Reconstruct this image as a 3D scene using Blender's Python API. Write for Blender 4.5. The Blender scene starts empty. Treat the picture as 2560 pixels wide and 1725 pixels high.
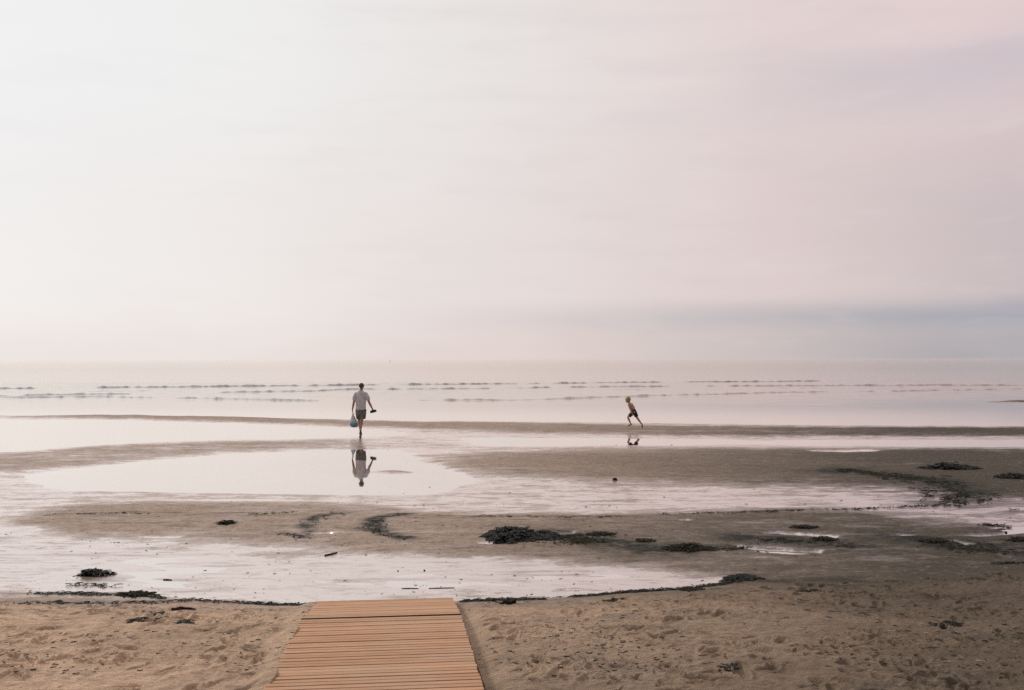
import bpy, bmesh, math, random
import numpy as np
from mathutils import Vector, Matrix, noise as mnoise

random.seed(11)
rng = np.random.default_rng(7)
SC = bpy.context.scene
COL = SC.collection

# ------------------------------------------------------------------ camera
F = 2489.0            # focal length in pixels of the 2560 px wide photograph (35 mm film lens)
H = 2.595             # eye height above the tidal flat
PITCH = math.atan(35 / F)
ROLL = math.radians(0.13)
fw = Vector((0, math.cos(PITCH), math.sin(PITCH)))
up0 = Vector((0, -math.sin(PITCH), math.cos(PITCH)))
rt0 = Vector((1, 0, 0))
RT = rt0 * math.cos(ROLL) - up0 * math.sin(ROLL)
UP = up0 * math.cos(ROLL) + rt0 * math.sin(ROLL)
cam = bpy.data.cameras.new('camera')
cam.sensor_width = 36.0
cam.lens = 36.0 * F / 2560
cam.clip_start = 0.05
cam.clip_end = 60000
co = bpy.data.objects.new('camera', cam)
COL.objects.link(co)
m = Matrix((RT, UP, -fw)).transposed().to_4x4()
m.translation = Vector((0, 0, H))
co.matrix_world = m
SC.camera = co

# ------------------------------------------------------------------ view
SC.view_settings.view_transform = 'Standard'
SC.view_settings.look = 'None'
SC.view_settings.gamma = 1
SC.view_settings.exposure = 0.0
SC.cycles.use_denoising = False
SC.cycles.max_bounces = 6
SC.cycles.transparent_max_bounces = 6


def lin(r, g, b, a=1.0):
    f = lambda c: (c / 255 / 12.92) if c / 255 <= 0.04045 else ((c / 255 + 0.055) / 1.055) ** 2.4
    return (f(r), f(g), f(b), a)


# ------------------------------------------------------------------ node helpers
class NT:
    def __init__(s, tree):
        s.t = tree
        s.n = tree.nodes
        s.l = tree.links

    def new(s, kind, **kw):
        nd = s.n.new(kind)
        for k, v in kw.items():
            setattr(nd, k, v)
        return nd

    def put(s, sock, v):
        if hasattr(v, 'is_linked'):
            s.l.new(v, sock)
        else:
            sock.default_value = v

    def math(s, op, a, b=None, c=None, clamp=False):
        nd = s.new('ShaderNodeMath', operation=op)
        nd.use_clamp = clamp
        s.put(nd.inputs[0], a)
        if b is not None:
            s.put(nd.inputs[1], b)
        if c is not None:
            s.put(nd.inputs[2], c)
        return nd.outputs[0]

    def smooth(s, v, a, b, lo=0.0, hi=1.0):
        nd = s.new('ShaderNodeMapRange', interpolation_type='SMOOTHSTEP')
        s.put(nd.inputs['Value'], v)
        nd.inputs['From Min'].default_value = a
        nd.inputs['From Max'].default_value = b
        nd.inputs['To Min'].default_value = lo
        nd.inputs['To Max'].default_value = hi
        return nd.outputs[0]

    def mix(s, f, a, b, blend='MIX'):
        nd = s.new('ShaderNodeMix', data_type='RGBA', blend_type=blend)
        s.put(nd.inputs[0], f)
        s.put(nd.inputs[6], a)
        s.put(nd.inputs[7], b)
        return nd.outputs[2]

    def noise(s, vec, scale, detail=3, rough=0.55, dist=0.0):
        nd = s.new('ShaderNodeTexNoise')
        if vec is not None:
            s.l.new(vec, nd.inputs['Vector'])
        nd.inputs['Scale'].default_value = scale
        nd.inputs['Detail'].default_value = detail
        nd.inputs['Roughness'].default_value = rough
        nd.inputs['Distortion'].default_value = dist
        return nd.outputs[0]

    def ramp(s, v, stops, interp='LINEAR'):
        nd = s.new('ShaderNodeValToRGB')
        cr = nd.color_ramp
        cr.interpolation = interp
        while len(cr.elements) < len(stops):
            cr.elements.new(0.5)
        for e, (p, c) in zip(cr.elements, stops):
            e.position = p
        for e, (p, c) in zip(cr.elements, stops):
            e.color = c
        s.put(nd.inputs[0], v)
        return nd.outputs[0]

    def mapping(s, vec, scale=(1, 1, 1), rot=(0, 0, 0)):
        nd = s.new('ShaderNodeMapping')
        s.l.new(vec, nd.inputs[0])
        nd.inputs['Scale'].default_value = scale
        nd.inputs['Rotation'].default_value = rot
        return nd.outputs[0]


# ------------------------------------------------------------------ world: overcast evening sky
SUN_EL, SUN_AZ = math.radians(30), math.radians(-58)     # azimuth from +Y, negative = left
w = bpy.data.worlds.new('World')
SC.world = w
w.use_nodes = True
N = NT(w.node_tree)
N.n.clear()
tc = N.new('ShaderNodeTexCoord')
sep = N.new('ShaderNodeSeparateXYZ')
N.l.new(tc.outputs['Generated'], sep.inputs[0])
X, Y, Z = sep.outputs
az = N.math('ARCTAN2', X, Y)
el = N.math('ARCSINE', Z)
P = lambda a: (a + math.pi) / (2 * math.pi)
azn = N.math('MULTIPLY_ADD', az, 1 / (2 * math.pi), 0.5)
back = lin(128, 125, 128)


def azramp(cols):
    st = [(0.0, back), (P(-1.9), lin(190, 186, 186)), (P(-1.0), lin(252, 248, 244))]
    st += [(P(a), lin(*c)) for a, c in zip((-.475, -.25, 0.0, .252, .475), cols)]
    st += [(P(1.3), lin(176, 172, 180)), (1.0, back)]
    return N.ramp(azn, st, 'EASE' if False else 'LINEAR')


low = azramp([(237, 230, 228), (235, 225, 222), (227, 213, 209), (203, 192, 191), (164, 164, 171)])
mid = azramp([(242, 239, 237), (239, 233, 230), (231, 221, 218), (223, 207, 205), (203, 189, 191)])
high = azramp([(242, 242, 242), (241, 240, 238), (234, 228, 225), (229, 213, 211), (226, 205, 206)])
tvec = N.new('ShaderNodeCombineXYZ')
N.l.new(az, tvec.inputs[0])
N.put(tvec.inputs[1], N.math('MULTIPLY', el, 3.2))
cloudn = N.noise(tvec.outputs[0], 3.2, 4, 0.5, 0.4)
cloudn2 = N.noise(N.mapping(tvec.outputs[0], (1, 2.2, 1), (0, 0, 0.25)), 5.0, 3, 0.5)
elw = N.math('ADD', el, N.math('MULTIPLY_ADD', cloudn, 0.10, -0.05))
sky = N.mix(N.smooth(elw, 0.0, 0.075), low, mid)
sky = N.mix(N.smooth(elw, 0.10, 0.30), sky, high)
# blue grey cloud bank low on the right, and a fainter streak higher up
elb = N.math('ADD', el, N.math('MULTIPLY_ADD', cloudn2, 0.016, -0.008))
g1 = N.math('MULTIPLY', N.smooth(elb, 0.020, 0.039), N.smooth(elb, 0.062, 0.039))
g1 = N.math('MULTIPLY', g1, N.smooth(az, -0.22, 0.50, 0, 0.50))
g1 = N.math('MULTIPLY', g1, N.smooth(cloudn, 0.25, 0.55, 0.6, 1))
sky = N.mix(g1, sky, lin(144, 155, 172))
elt = N.math('SUBTRACT', el, N.math('MULTIPLY_ADD', az, 0.10, 0.225))
elt = N.math('ADD', elt, N.math('MULTIPLY_ADD', cloudn, 0.10, -0.05))
g2 = N.math('MULTIPLY', N.smooth(elt, -0.055, 0.0), N.smooth(elt, 0.05, 0.0))
g2 = N.math('MULTIPLY', g2, N.smooth(az, 0.06, 0.46, 0, 0.42))
sky = N.mix(g2, sky, lin(184, 184, 196))
g3 = N.math('MULTIPLY', N.smooth(cloudn2, 0.45, 0.75), N.smooth(az, -0.45, 0.3, 0.05, 0.20))
sky = N.mix(g3, sky, lin(205, 196, 199))
mott = N.noise(N.mapping(tvec.outputs[0], (1, 1.4, 1)), 9.0, 5, 0.6, .3)
sky = N.mix(N.math('MULTIPLY', N.smooth(mott, .5, .75), N.smooth(az, -.5, .3, .02, .16)), sky, lin(212, 188, 188))
sky = N.mix(N.math('MULTIPLY', N.smooth(mott, .48, .25), N.smooth(az, -.5, .3, .02, .14)), sky, lin(236, 226, 224))
# thin brighter patches and the darker sky inland
sky = N.mix(N.math('MULTIPLY', N.smooth(cloudn, 0.5, 0.8), 0.10), sky, lin(250, 244, 242))
# the cloud deck is brightest towards the zenith
zen = N.smooth(el, 0.42, 1.2, 1.0, 1.45)
vm = N.new('ShaderNodeVectorMath', operation='SCALE')
N.l.new(sky, vm.inputs[0])
N.l.new(zen, vm.inputs['Scale'])
bg = N.new('ShaderNodeBackground')
N.l.new(vm.outputs[0], bg.inputs[0])
bg.inputs[1].default_value = 1.0
ns = N.new('ShaderNodeTexSky', sky_type='NISHITA')
ns.sun_disc = False
ns.sun_elevation = SUN_EL
ns.sun_rotation = SUN_AZ
bg2 = N.new('ShaderNodeBackground')
N.l.new(ns.outputs[0], bg2.inputs[0])
bg2.inputs[1].default_value = 0.10
mx = N.new('ShaderNodeMixShader')
mx.inputs[0].default_value = 0.04
N.l.new(bg.outputs[0], mx.inputs[1])
N.l.new(bg2.outputs[0], mx.inputs[2])
wo = N.new('ShaderNodeOutputWorld')
N.l.new(mx.outputs[0], wo.inputs[0])

# ------------------------------------------------------------------ sun behind the clouds
sl = bpy.data.lights.new('sun', 'SUN')
sl.energy = 1.35
sl.angle = math.radians(12)
sl.color = (1.0, 0.93, 0.86)
so = bpy.data.objects.new('sun', sl)
COL.objects.link(so)
sd = Vector((math.sin(SUN_AZ) * math.cos(SUN_EL), math.cos(SUN_AZ) * math.cos(SUN_EL), math.sin(SUN_EL)))
so.rotation_euler = sd.to_track_quat('Z', 'Y').to_euler()


# ------------------------------------------------------------------ helpers
def ground(px, py, z=0.0):
    d = fw + RT * ((px - 1280) / F) + UP * ((862.5 - py) / F)
    t = (z - H) / d.z
    return Vector((d.x * t, d.y * t, z))


def project(x, y, z=0.0):
    dx, dy, dz = x, y, z - H
    zf = dx * fw.x + dy * fw.y + dz * fw.z
    u = 1280 + F * (dx * RT.x + dy * RT.y + dz * RT.z) / zf
    v = 862.5 - F * (dx * UP.x + dy * UP.y + dz * UP.z) / zf
    return u, v


def tag(o, label=None, cat=None, group=None, kind=None):
    for k, v in (('label', label), ('category', cat), ('group', group), ('kind', kind)):
        if v:
            o[k] = v
    return o


def link(name, me, mat=None, parent=None, smooth=True):
    if mat is not None:
        me.materials.append(mat)
    if smooth:
        me.polygons.foreach_set('use_smooth', np.ones(len(me.polygons), dtype=bool))
    o = bpy.data.objects.new(name, me)
    COL.objects.link(o)
    if parent:
        o.parent = parent
    return o


def empty(name, loc, rz=0.0):
    o = bpy.data.objects.new(name, None)
    o.empty_display_size = 0.2
    o.location = loc
    o.rotation_euler = (0, 0, rz)
    COL.objects.link(o)
    return o


def mesh_np(name, V, Q):
    me = bpy.data.meshes.new(name)
    k = Q.shape[1]
    me.vertices.add(len(V))
    me.vertices.foreach_set('co', V.astype(np.float32).ravel())
    me.loops.add(Q.size)
    me.loops.foreach_set('vertex_index', Q.astype(np.int32).ravel())
    me.polygons.add(len(Q))
    me.polygons.foreach_set('loop_start', np.arange(0, Q.size, k, dtype=np.int32))
    me.update(calc_edges=True)
    return me


def grid_faces(nr, nc):
    a = (np.arange(nr - 1)[:, None] * nc + np.arange(nc - 1)[None, :]).ravel()
    return np.stack([a, a + 1, a + nc + 1, a + nc], 1)


def attr(me, name, vals):
    at = me.attributes.new(name, 'FLOAT', 'POINT')
    at.data.foreach_set('value', vals.astype(np.float32).ravel())


def _h(ix, iy, seed):
    n = (ix * 374761393 + iy * 668265263 + seed * 1442695041) & 0xFFFFFFFF
    n = ((n ^ (n >> 13)) * 1274126177) & 0xFFFFFFFF
    n = (n ^ (n >> 16)) & 0xFFFFFFFF
    return n.astype(np.float64) * (2 * math.pi / 4294967296.0)


def perlin(x, y, seed=0):
    xi = np.floor(x).astype(np.int64)
    yi = np.floor(y).astype(np.int64)
    fx = x - xi
    fy = y - yi
    u = fx * fx * fx * (fx * (fx * 6 - 15) + 10)
    v = fy * fy * fy * (fy * (fy * 6 - 15) + 10)

    def g(ax, ay):
        a = _h(xi + ax, yi + ay, seed)
        return np.cos(a) * (fx - ax) + np.sin(a) * (fy - ay)
    n0 = g(0, 0) * (1 - u) + g(1, 0) * u
    n1 = g(0, 1) * (1 - u) + g(1, 1) * u
    return (n0 * (1 - v) + n1 * v) * 1.5


def smoothstep(a, b, x):
    t = np.clip((x - a) / (b - a), 0, 1)
    return t * t * (3 - 2 * t)


# ------------------------------------------------------------------ relief of the tidal flat
# raster of the flat, laid out over the ground (image rows are only a handy way to write distances)
RX0, RX1, RSX = -1600, 4160, 8
RY0, RY1 = 904, 1600
rxs = np.arange(RX0, RX1, RSX)
rys = np.arange(RY0, RY1, 1)
GX, GY = np.meshgrid(rxs, rys)


def band(top, bot, lvl, sx, sy):
    """mask between two polylines given as lists of (x, y)"""
    t = np.interp(rxs, [p[0] for p in top], [p[1] for p in top])
    b = np.interp(rxs, [p[0] for p in bot], [p[1] for p in bot])
    x0 = max(top[0][0], bot[0][0])
    x1 = min(top[-1][0], bot[-1][0])
    mk = ((GY >= t[None]) & (GY <= b[None]) & (GX >= x0) & (GX <= x1)).astype(float)
    return mk, lvl, sx, sy


def gauss(a, s, axis):
    if s < 0.3:
        return a
    r = int(3 * s) + 1
    k = np.exp(-0.5 * (np.arange(-r, r + 1) / s) ** 2)
    k /= k.sum()
    pad = [(0, 0), (0, 0)]
    pad[axis] = (r, r)
    a = np.pad(a, pad, mode='edge')
    out = np.zeros_like(np.take(a, range(a.shape[axis] - 2 * r), axis=axis))
    n = out.shape[axis]
    for i, kk in enumerate(k):
        out += kk * (a[i:i + n] if axis == 0 else a[:, i:i + n])
    return out


WET = 0.0095
regions = [
    # lagoon and mottled flat in front of the sea
    band([(-1600, 1030), (0, 1037), (4160, 1080)], [(-1600, 1600), (4160, 1600)], WET, 20, 2),
    # calm pool between the two left bars
    band([(-1600, 1040), (0, 1048), (330, 1052), (900, 1070), (1000, 1080)], [(-1600, 1150), (0, 1128), (400, 1104), (800, 1094), (1000, 1086)], -0.022, 30, 2.5),
    # long bar the boy runs along
    band([(-1600, 1030), (0, 1037), (330, 1037), (550, 1042), (880, 1052), (1280, 1058), (1600, 1065), (2100, 1069), (2560, 1071), (4160, 1078)],
         [(-1600, 1034), (0, 1040), (330, 1048), (550, 1055), (880, 1064), (1280, 1080), (1600, 1088), (2100, 1090), (2560, 1092), (4160, 1098)], 0.05, 20, 2.2),
    # bar on the left
    band([(-1600, 1160), (0, 1134), (330, 1112), (550, 1106), (800, 1102), (880, 1104)],
         [(-1600, 1200), (0, 1180), (200, 1165), (330, 1153), (550, 1134), (800, 1118), (880, 1110)], 0.038, 30, 4),
    # film of water behind the big bar on the right
    band([(1180, 1094), (1600, 1096), (2560, 1100), (4160, 1104)], [(1180, 1118), (1600, 1116), (2560, 1120), (4160, 1126)], -0.008, 50, 2.5),
    # broad dark bar in the middle and on the right
    band([(1120, 1140), (1300, 1130), (1700, 1125), (2560, 1128), (4160, 1134)],
         [(1120, 1170), (1300, 1192), (1600, 1204), (1900, 1212), (2200, 1222), (2560, 1252), (4160, 1300)], 0.056, 90, 9),
    # the big pool that mirrors the man
    band([(60, 1186), (200, 1170), (400, 1152), (560, 1139), (800, 1126), (1000, 1124), (1180, 1196)],
         [(60, 1196), (160, 1226), (600, 1234), (900, 1238), (1100, 1232), (1180, 1206)], -0.03, 16, 2.0),
    band([(930, 1177), (1030, 1176)], [(930, 1181), (1030, 1181)], 0.045, 18, 1.6),
    # tan bar across the middle, joins the beach on the right
    band([(40, 1290), (150, 1268), (400, 1262), (800, 1262), (1200, 1288), (1600, 1290), (2000, 1276), (2200, 1292), (2560, 1330), (4160, 1360)],
         [(40, 1306), (150, 1336), (300, 1348), (460, 1352), (600, 1364), (750, 1371), (1000, 1390), (1300, 1398), (1500, 1416), (1700, 1434), (1840, 1452), (1900, 1600), (4160, 1600)],
         0.047, 40, 8),
    # wet mirror-like flat below it
    band([(-1600, 1330), (0, 1330), (100, 1340), (460, 1362), (700, 1376), (1000, 1396), (1300, 1404), (1600, 1426), (1800, 1446)],
         [(-1600, 1450), (0, 1452), (300, 1478), (500, 1500), (780, 1540), (1140, 1540), (1500, 1520), (1800, 1452)], 0.0062, 26, 4.5),
    # damp sand at lower left
    band([(-1600, 1478), (0, 1484), (260, 1486), (420, 1500), (640, 1512)], [(-1600, 1600), (640, 1600)], 0.034, 40, 7),
    # single puddles
    band([(1850, 1366), (1900, 1370), (2050, 1379)], [(1850, 1373), (1920, 1387), (1990, 1391), (2050, 1389)], -0.09, 6, 1.0),
    band([(1905, 1332), (1980, 1334), (2095, 1345)], [(1905, 1337), (2000, 1344), (2095, 1351)], -0.07, 8, 1.0),
    band([(760, 1337), (826, 1336)], [(760, 1340), (826, 1340)], -0.06, 5, 0.8),
    band([(1405, 1337), (1440, 1336)], [(1405, 1341), (1440, 1341)], -0.06, 4, 0.8),
    band([(1180, 1361), (1260, 1364)], [(1180, 1364), (1260, 1368)], -0.04, 8, 0.9),
    band([(2050, 1126), (2170, 1124)], [(2050, 1130), (2170, 1130)], -0.10, 16, 1.0),
    band([(350, 1345), (450, 1344)], [(350, 1348), (450, 1348)], -0.04, 12, 1.0),
    band([(1690, 1302), (1712, 1302)], [(1690, 1305), (1712, 1305)], -0.06, 4, 0.8),
    band([(2235, 1340), (2290, 1342)], [(2235, 1343), (2290, 1345)], -0.06, 6, 0.8),
    band([(2376, 1355), (2430, 1366)], [(2376, 1358), (2430, 1372)], -0.06, 5, 0.8),
    band([(2390, 1342), (2470, 1338), (2560, 1326)], [(2390, 1345), (2470, 1348), (2560, 1338)], -0.04, 9, 1.0),
    band([(2490, 1322), (2560, 1318), (3000, 1322)], [(2490, 1328), (2560, 1336), (3000, 1344)], -0.06, 10, 1.5),
    # low sand just breaking the surface out in the shallows
    band([(1110, 999), (1200, 995), (1300, 999)], [(1110, 1001), (1200, 1003), (1300, 1001)], 0.02, 16, 1.0),
    band([(2450, 1004), (2560, 1000), (3200, 1000)], [(2450, 1006), (2560, 1010), (3200, 1014)], 0.04, 16, 1.0),
]
R = np.full(GX.shape, -0.16)
for mk, lvl, sx, sy in regions:
    mk = gauss(gauss(mk, sx / RSX, 1), sy, 0)
    R = R * (1 - mk) + lvl * mk


def raster(u, v):
    fx = np.clip((u - RX0) / RSX, 0, len(rxs) - 1.001)
    fy = np.clip(v - RY0, 0, len(rys) - 1.001)
    ix = fx.astype(int)
    iy = fy.astype(int)
    a = fx - ix
    b = fy - iy
    return (R[iy, ix] * (1 - a) + R[iy, ix + 1] * a) * (1 - b) + (R[iy + 1, ix] * (1 - a) + R[iy + 1, ix + 1] * a) * b


edge_px = [(-1200, 1500), (0, 1500), (400, 1506), (760, 1512), (1140, 1504), (1500, 1487), (1830, 1458), (2200, 1438), (2560, 1420), (3600, 1395)]
edge = [ground(a, b) for a, b in edge_px]
EX = [p.x for p in edge]
EY = [p.y for p in edge]


def shore(x):
    return np.interp(x, EX, EY)


def beach_profile(d, x):
    """height of the beach d metres landward of the shore line"""
    d = np.maximum(d, 0)
    s = np.minimum(d, 1.63)
    rise = 0.155 * s + 0.066 * np.maximum(d - 1.63, 0)
    soft = 0.085 * d
    k = smoothstep(1.5, 4.0, x)
    return rise * (1 - k) + soft * k


def flat_noise(x, y):
    d2 = y * y / (995 * H)                     # ground length of one render pixel: nothing finer is needed
    n = 0
    for lam, amp, sd in ((7.0, .0044, 1), (2.6, .0050, 2), (1.0, .0036, 3), (0.42, .0026, 4), (0.17, .0016, 5)):
        n = n + perlin(x / (lam * 2.4) + 3.1 * sd, (y + 0.03 * x) / lam, sd) * amp * np.clip(lam * 2.5 / np.maximum(d2, 1e-3) / 1.0, 0, 1)
    return n


# boardwalk geometry, needed by the sand as well
BW = 1.40
BC = [(ground(967, 1498, 0.08), 10.37), (None, 8.82), (None, 6.36)]


def at_depth(px, py, dep):
    d = fw + RT * ((px - 1280) / F) + UP * ((862.5 - py) / F)
    return Vector((0, 0, H)) + d * (dep / d.y)


bw_far = at_depth(967, 1498, 10.37)
bw_joint = at_depth(954.5, 1541, 8.82)
bw_near = at_depth(941, 1725, 6.36)


def height(x, y, detail=True):
    u, v = project(x, np.maximum(y, 2.0))
    d = shore(x) + 0.10 * perlin(x * 1.3, y * 0, 21) - y
    sc_ = np.maximum(y, 6) / 14.0
    wob = perlin(x / (.9 * sc_), y / (.35 * sc_), 11) * 1.3 + perlin(x / (.33 * sc_), y / (.12 * sc_), 12) * .9 + perlin(x / (2.6 * sc_), y / (1.1 * sc_), 13) * 2.4
    fl = raster(u + 26 * perlin(x / 1.7, y / .5, 14), np.where(y < 2.5, RY1, v + wob))
    near = smoothstep(0.0, 0.8, d)
    fl = fl * (1 - near) + 0.012 * near
    z = fl + flat_noise(x, y) * np.where(y > 200, 0, 1) + beach_profile(d, x)
    b = smoothstep(0.15, 1.0, d)
    if detail:
        z = z + b * (perlin(x / .9, y / .75, 31) * .018 + perlin(x / .34, y / .27, 32) * .015 + perlin(x / .13, y / .11, 33) * .012 + perlin(x / .055, y / .05, 34) * .009 * (.6 + perlin(x / 1.5, y / 1.1, 38)))
    bar = smoothstep(.018, .035, fl) * (1 - b) * (1 - smoothstep(30, 60, y))
    z = z + bar * (perlin((x + y * .2) / .55, y / .16, 35) * .006 + perlin(x / .2, y / .08, 36) * .004 + perlin(x / .08, y / .06, 37) * .002)
    return z, d, b


# rows and columns of the sheet
rows = [-6, -4, -2.5, -1, 0.5, 2, 3.2, 4.2]
y = 4.8
while y < 130:
    rows.append(y)
    y += min(max(0.011 if y > 5.4 else 0.03, 0.52 * y * y / (995 * H)), 3.0)
while y < 20000:
    rows.append(y)
    y *= 1.25
rows = np.array(rows)
NCOL = 1500
uu = np.linspace(-1, 1, NCOL)
uu = np.sign(uu) * (0.82 * np.abs(uu) + 0.18 * np.abs(uu) ** 5)
hw = 2.2 + 0.72 * np.maximum(rows, 0) + 4.0 * smoothstep(-0.5, 3.0, -(rows - 3.5)) 
XX = uu[None, :] * hw[:, None]
YY = np.repeat(rows[:, None], NCOL, 1)
ZZ, DD, BB = height(XX, YY)

# trodden sand: footprints and scuffs
lastrow = np.searchsorted(rows, 13.0)


def stamp(cx, cy, ln, wd, ang, dep, rim):
    global ZZ
    r = max(ln, wd) * 1.8
    i0, i1 = np.searchsorted(rows, (cy - r, cy + r))
    if i1 <= i0:
        return
    hwm = hw[(i0 + i1) // 2]
    j0, j1 = np.searchsorted(uu, ((cx - r) / hwm * 1.05 - .01, (cx + r) / hwm * 1.05 + .01))
    if (cx - r) < 0:
        j0, j1 = np.searchsorted(uu * hwm, (cx - r * 1.2, cx + r * 1.2))
    else:
        j0, j1 = np.searchsorted(uu * hwm, (cx - r * 1.2, cx + r * 1.2))
    sx = XX[i0:i1, j0:j1] - cx
    sy = YY[i0:i1, j0:j1] - cy
    c, s = math.cos(ang), math.sin(ang)
    a = (sx * c + sy * s) / ln
    b = (-sx * s + sy * c) / wd
    q = np.sqrt(a * a + b * b)
    ZZ[i0:i1, j0:j1] += -dep * (1 - smoothstep(0.45, 1.05, q)) + rim * np.exp(-((q - 1.22) / 0.22) ** 2)


def beside_boards(x, y):
    t = (y - bw_near.y) / (bw_joint.y - bw_near.y)
    cx = bw_near.x + (bw_joint.x - bw_near.x) * t
    return abs(x - cx) - BW / 2


for k in range(4200):
    fy = 4.9 + 7.0 * random.random() ** 1.0
    fx = random.uniform(-1, 1) * (1.0 + fy * 0.62)
    dd = float(shore(fx)) - fy
    if dd < 0.45 or beside_boards(fx, fy) < 0.12 or random.random() > .62 + 1.3 * mnoise.noise(Vector((fx * .9, fy * 1.1, 2.0))):
        continue
    if random.random() < 0.28:
        stamp(fx, fy, random.uniform(.09, .14), random.uniform(.035, .055), random.gauss(1.57, .9), random.uniform(.018, .045), random.uniform(.004, .012))
    else:
        stamp(fx, fy, random.uniform(.02, .11), random.uniform(.012, .035), random.uniform(0, 3.14), random.uniform(.010, .032), random.uniform(.003, .009))
# dug patch left of the boards
pit = ground(390, 1562, 0.2)
for k in range(16):
    stamp(pit.x + random.gauss(0, .28), pit.y + random.gauss(0, .22), random.uniform(.07, .13), random.uniform(.05, .08), random.uniform(0, 3.1), .035, .014)
# sand against the boards
tt = (YY - bw_near.y) / (bw_joint.y - bw_near.y)
cxb = bw_near.x + (bw_joint.x - bw_near.x) * tt
sideb = np.abs(XX - cxb) - BW / 2
boardz = np.where(YY < bw_joint.y, bw_near.z + (bw_joint.z - bw_near.z) * tt, bw_joint.z + (bw_far.z - bw_joint.z) * (YY - bw_joint.y) / (bw_far.y - bw_joint.y))
under = (1 - smoothstep(-0.02, 0.10, sideb)) * (YY < bw_far.y + 0.02)
# flush on the left, a shallow trough on the right
tgt = boardz - 0.045 + np.where(XX < cxb, 0.036 + .03 * perlin(YY / .5, YY * 0, 62), -0.045) * (1 - smoothstep(.05, .25, np.abs(sideb)))
bl = (1 - smoothstep(0.0, 0.30, sideb)) * (1 - smoothstep(bw_far.y - .3, bw_far.y + .05, YY))
ZZ = ZZ * (1 - bl) + (tgt + perlin(XX / .12, YY / .1, 61) * .006) * bl
lip = np.where(XX < cxb, -.012 + .03 * perlin(YY / .3, YY * 0, 63), .02)
ZZ = np.where((sideb < lip) & (YY < bw_far.y + .03), np.minimum(ZZ, boardz - 0.13), ZZ)

rows_f, uu_f = rows, uu


def terrain_z(x, y):
    i = int(np.clip(np.searchsorted(rows, y), 1, len(rows) - 1))
    t = (y - rows[i - 1]) / (rows[i] - rows[i - 1])
    z = []
    for q in (i - 1, i):
        z.append(float(np.interp(x, XX[q], ZZ[q])))
    return z[0] * (1 - t) + z[1] * t


V = np.stack([XX, YY, ZZ], -1).reshape(-1, 3)
# grooves and smears where weed lies crushed into the sand: (points, half width m, strength, groove depth)
smears = [
    ([(1014, 1291), (960, 1296), (938, 1305), (932, 1318), (944, 1332), (975, 1343), (1012, 1352)], .16, 1.25, .008),
    ([(868, 1288), (820, 1292), (785, 1300), (772, 1312), (762, 1326), (775, 1338)], .13, .9, .005),
    ([(690, 1340), (720, 1338), (748, 1343), (762, 1350)], .12, .6, .01),
    ([(2076, 1184), (2130, 1180), (2190, 1190), (2270, 1200), (2340, 1208), (2385, 1222), (2412, 1240), (2400, 1252), (2370, 1260)], .60, 1.0, .0),
    ([(1380, 1346), (1480, 1356), (1580, 1378), (1650, 1384), (1700, 1380)], .48, 1.0, .0),
    ([(1770, 1378), (1815, 1376), (1862, 1374)], .16, .7, .0),
    ([(1840, 1352), (1940, 1356), (2040, 1364), (2130, 1372)], .36, .9, .0),
    ([(2240, 1350), (2340, 1362), (2460, 1378), (2600, 1385)], .50, .95, .0),
    ([(1100, 1296), (1300, 1298), (1560, 1296), (1800, 1287), (2050, 1278), (2390, 1264)], .07, .6, .0),
    ([(1830, 1466), (1900, 1466), (2000, 1464), (2120, 1462)], .2, .55, .0),
    ([(1146, 1512), (1300, 1507), (1500, 1493), (1700, 1475), (1830, 1462)], .13, .65, .0),
    ([(430, 1510), (600, 1516), (782, 1517)], .09, .6, .0),
    ([(0, 1489), (180, 1489), (330, 1488), (400, 1500)], .08, .5, .0),
    ([(0, 1526), (260, 1523), (470, 1515)], .05, .5, .0),
    ([(150, 1292), (320, 1287), (500, 1290), (740, 1286)], .05, .45, .0),
]
stain = np.zeros_like(XX)
sub = (YY > 9) & (YY < 27)
sx_, sy_ = XX[sub], YY[sub]
acc = np.zeros_like(sx_)
cut = np.zeros_like(sx_)
nz = .95 + .75 * perlin(sx_ / .5, sy_ / .3, 71) + .6 * perlin(sx_ / .16, sy_ / .10, 72)
for pts, wd, st, dep in smears:
    P_ = [ground(*p) for p in pts]
    best = np.full_like(sx_, 9.0)
    for a, b in zip(P_[:-1], P_[1:]):
        dx, dy = b.x - a.x, b.y - a.y
        tq = np.clip(((sx_ - a.x) * dx + (sy_ - a.y) * dy) / (dx * dx + dy * dy), 0, 1)
        best = np.minimum(best, np.hypot(sx_ - a.x - tq * dx, sy_ - a.y - tq * dy))
    k = np.exp(-(best / wd) ** 2)
    acc = np.maximum(acc, st * k * np.clip(nz, 0, 1.3))
    cut = np.maximum(cut, dep * k)
stain[sub] = np.clip(acc, 0, 1)
ZZ[sub] -= cut
V = np.stack([XX, YY, ZZ], -1).reshape(-1, 3)
gme = mesh_np('sand', V, grid_faces(len(rows), NCOL))
# dampness: 0 dry beach sand .. 1 soaked flat
damp = 1 - smoothstep(0.1, 1.3, DD + 0.45 * perlin(XX / 1.1, YY / .5, 41) + 0.25 * perlin(XX / .3, YY / .2, 42))
damp = np.maximum(damp, smoothstep(-0.2, 0.5, perlin(XX / 1.6, YY / .7, 43) + 0.6 * perlin(XX / .5, YY / .2, 44) + 0.42 * smoothstep(-2, 7, XX) - .55) * 0.55)
attr(gme, 'damp', damp)
# sand colour turns greyer and darker towards the right
right_tone = smoothstep(0, 1, (XX + 3.0 + 1.3 * perlin(XX / 5, YY / 2.5, 51) + .5 * perlin(XX / 1.2, YY / .5, 52)) / (7.5 + .45 * np.clip(YY - 10, 0, 60)))
attr(gme, 'right_tone', right_tone)
attr(gme, 'weed', stain)


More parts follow.
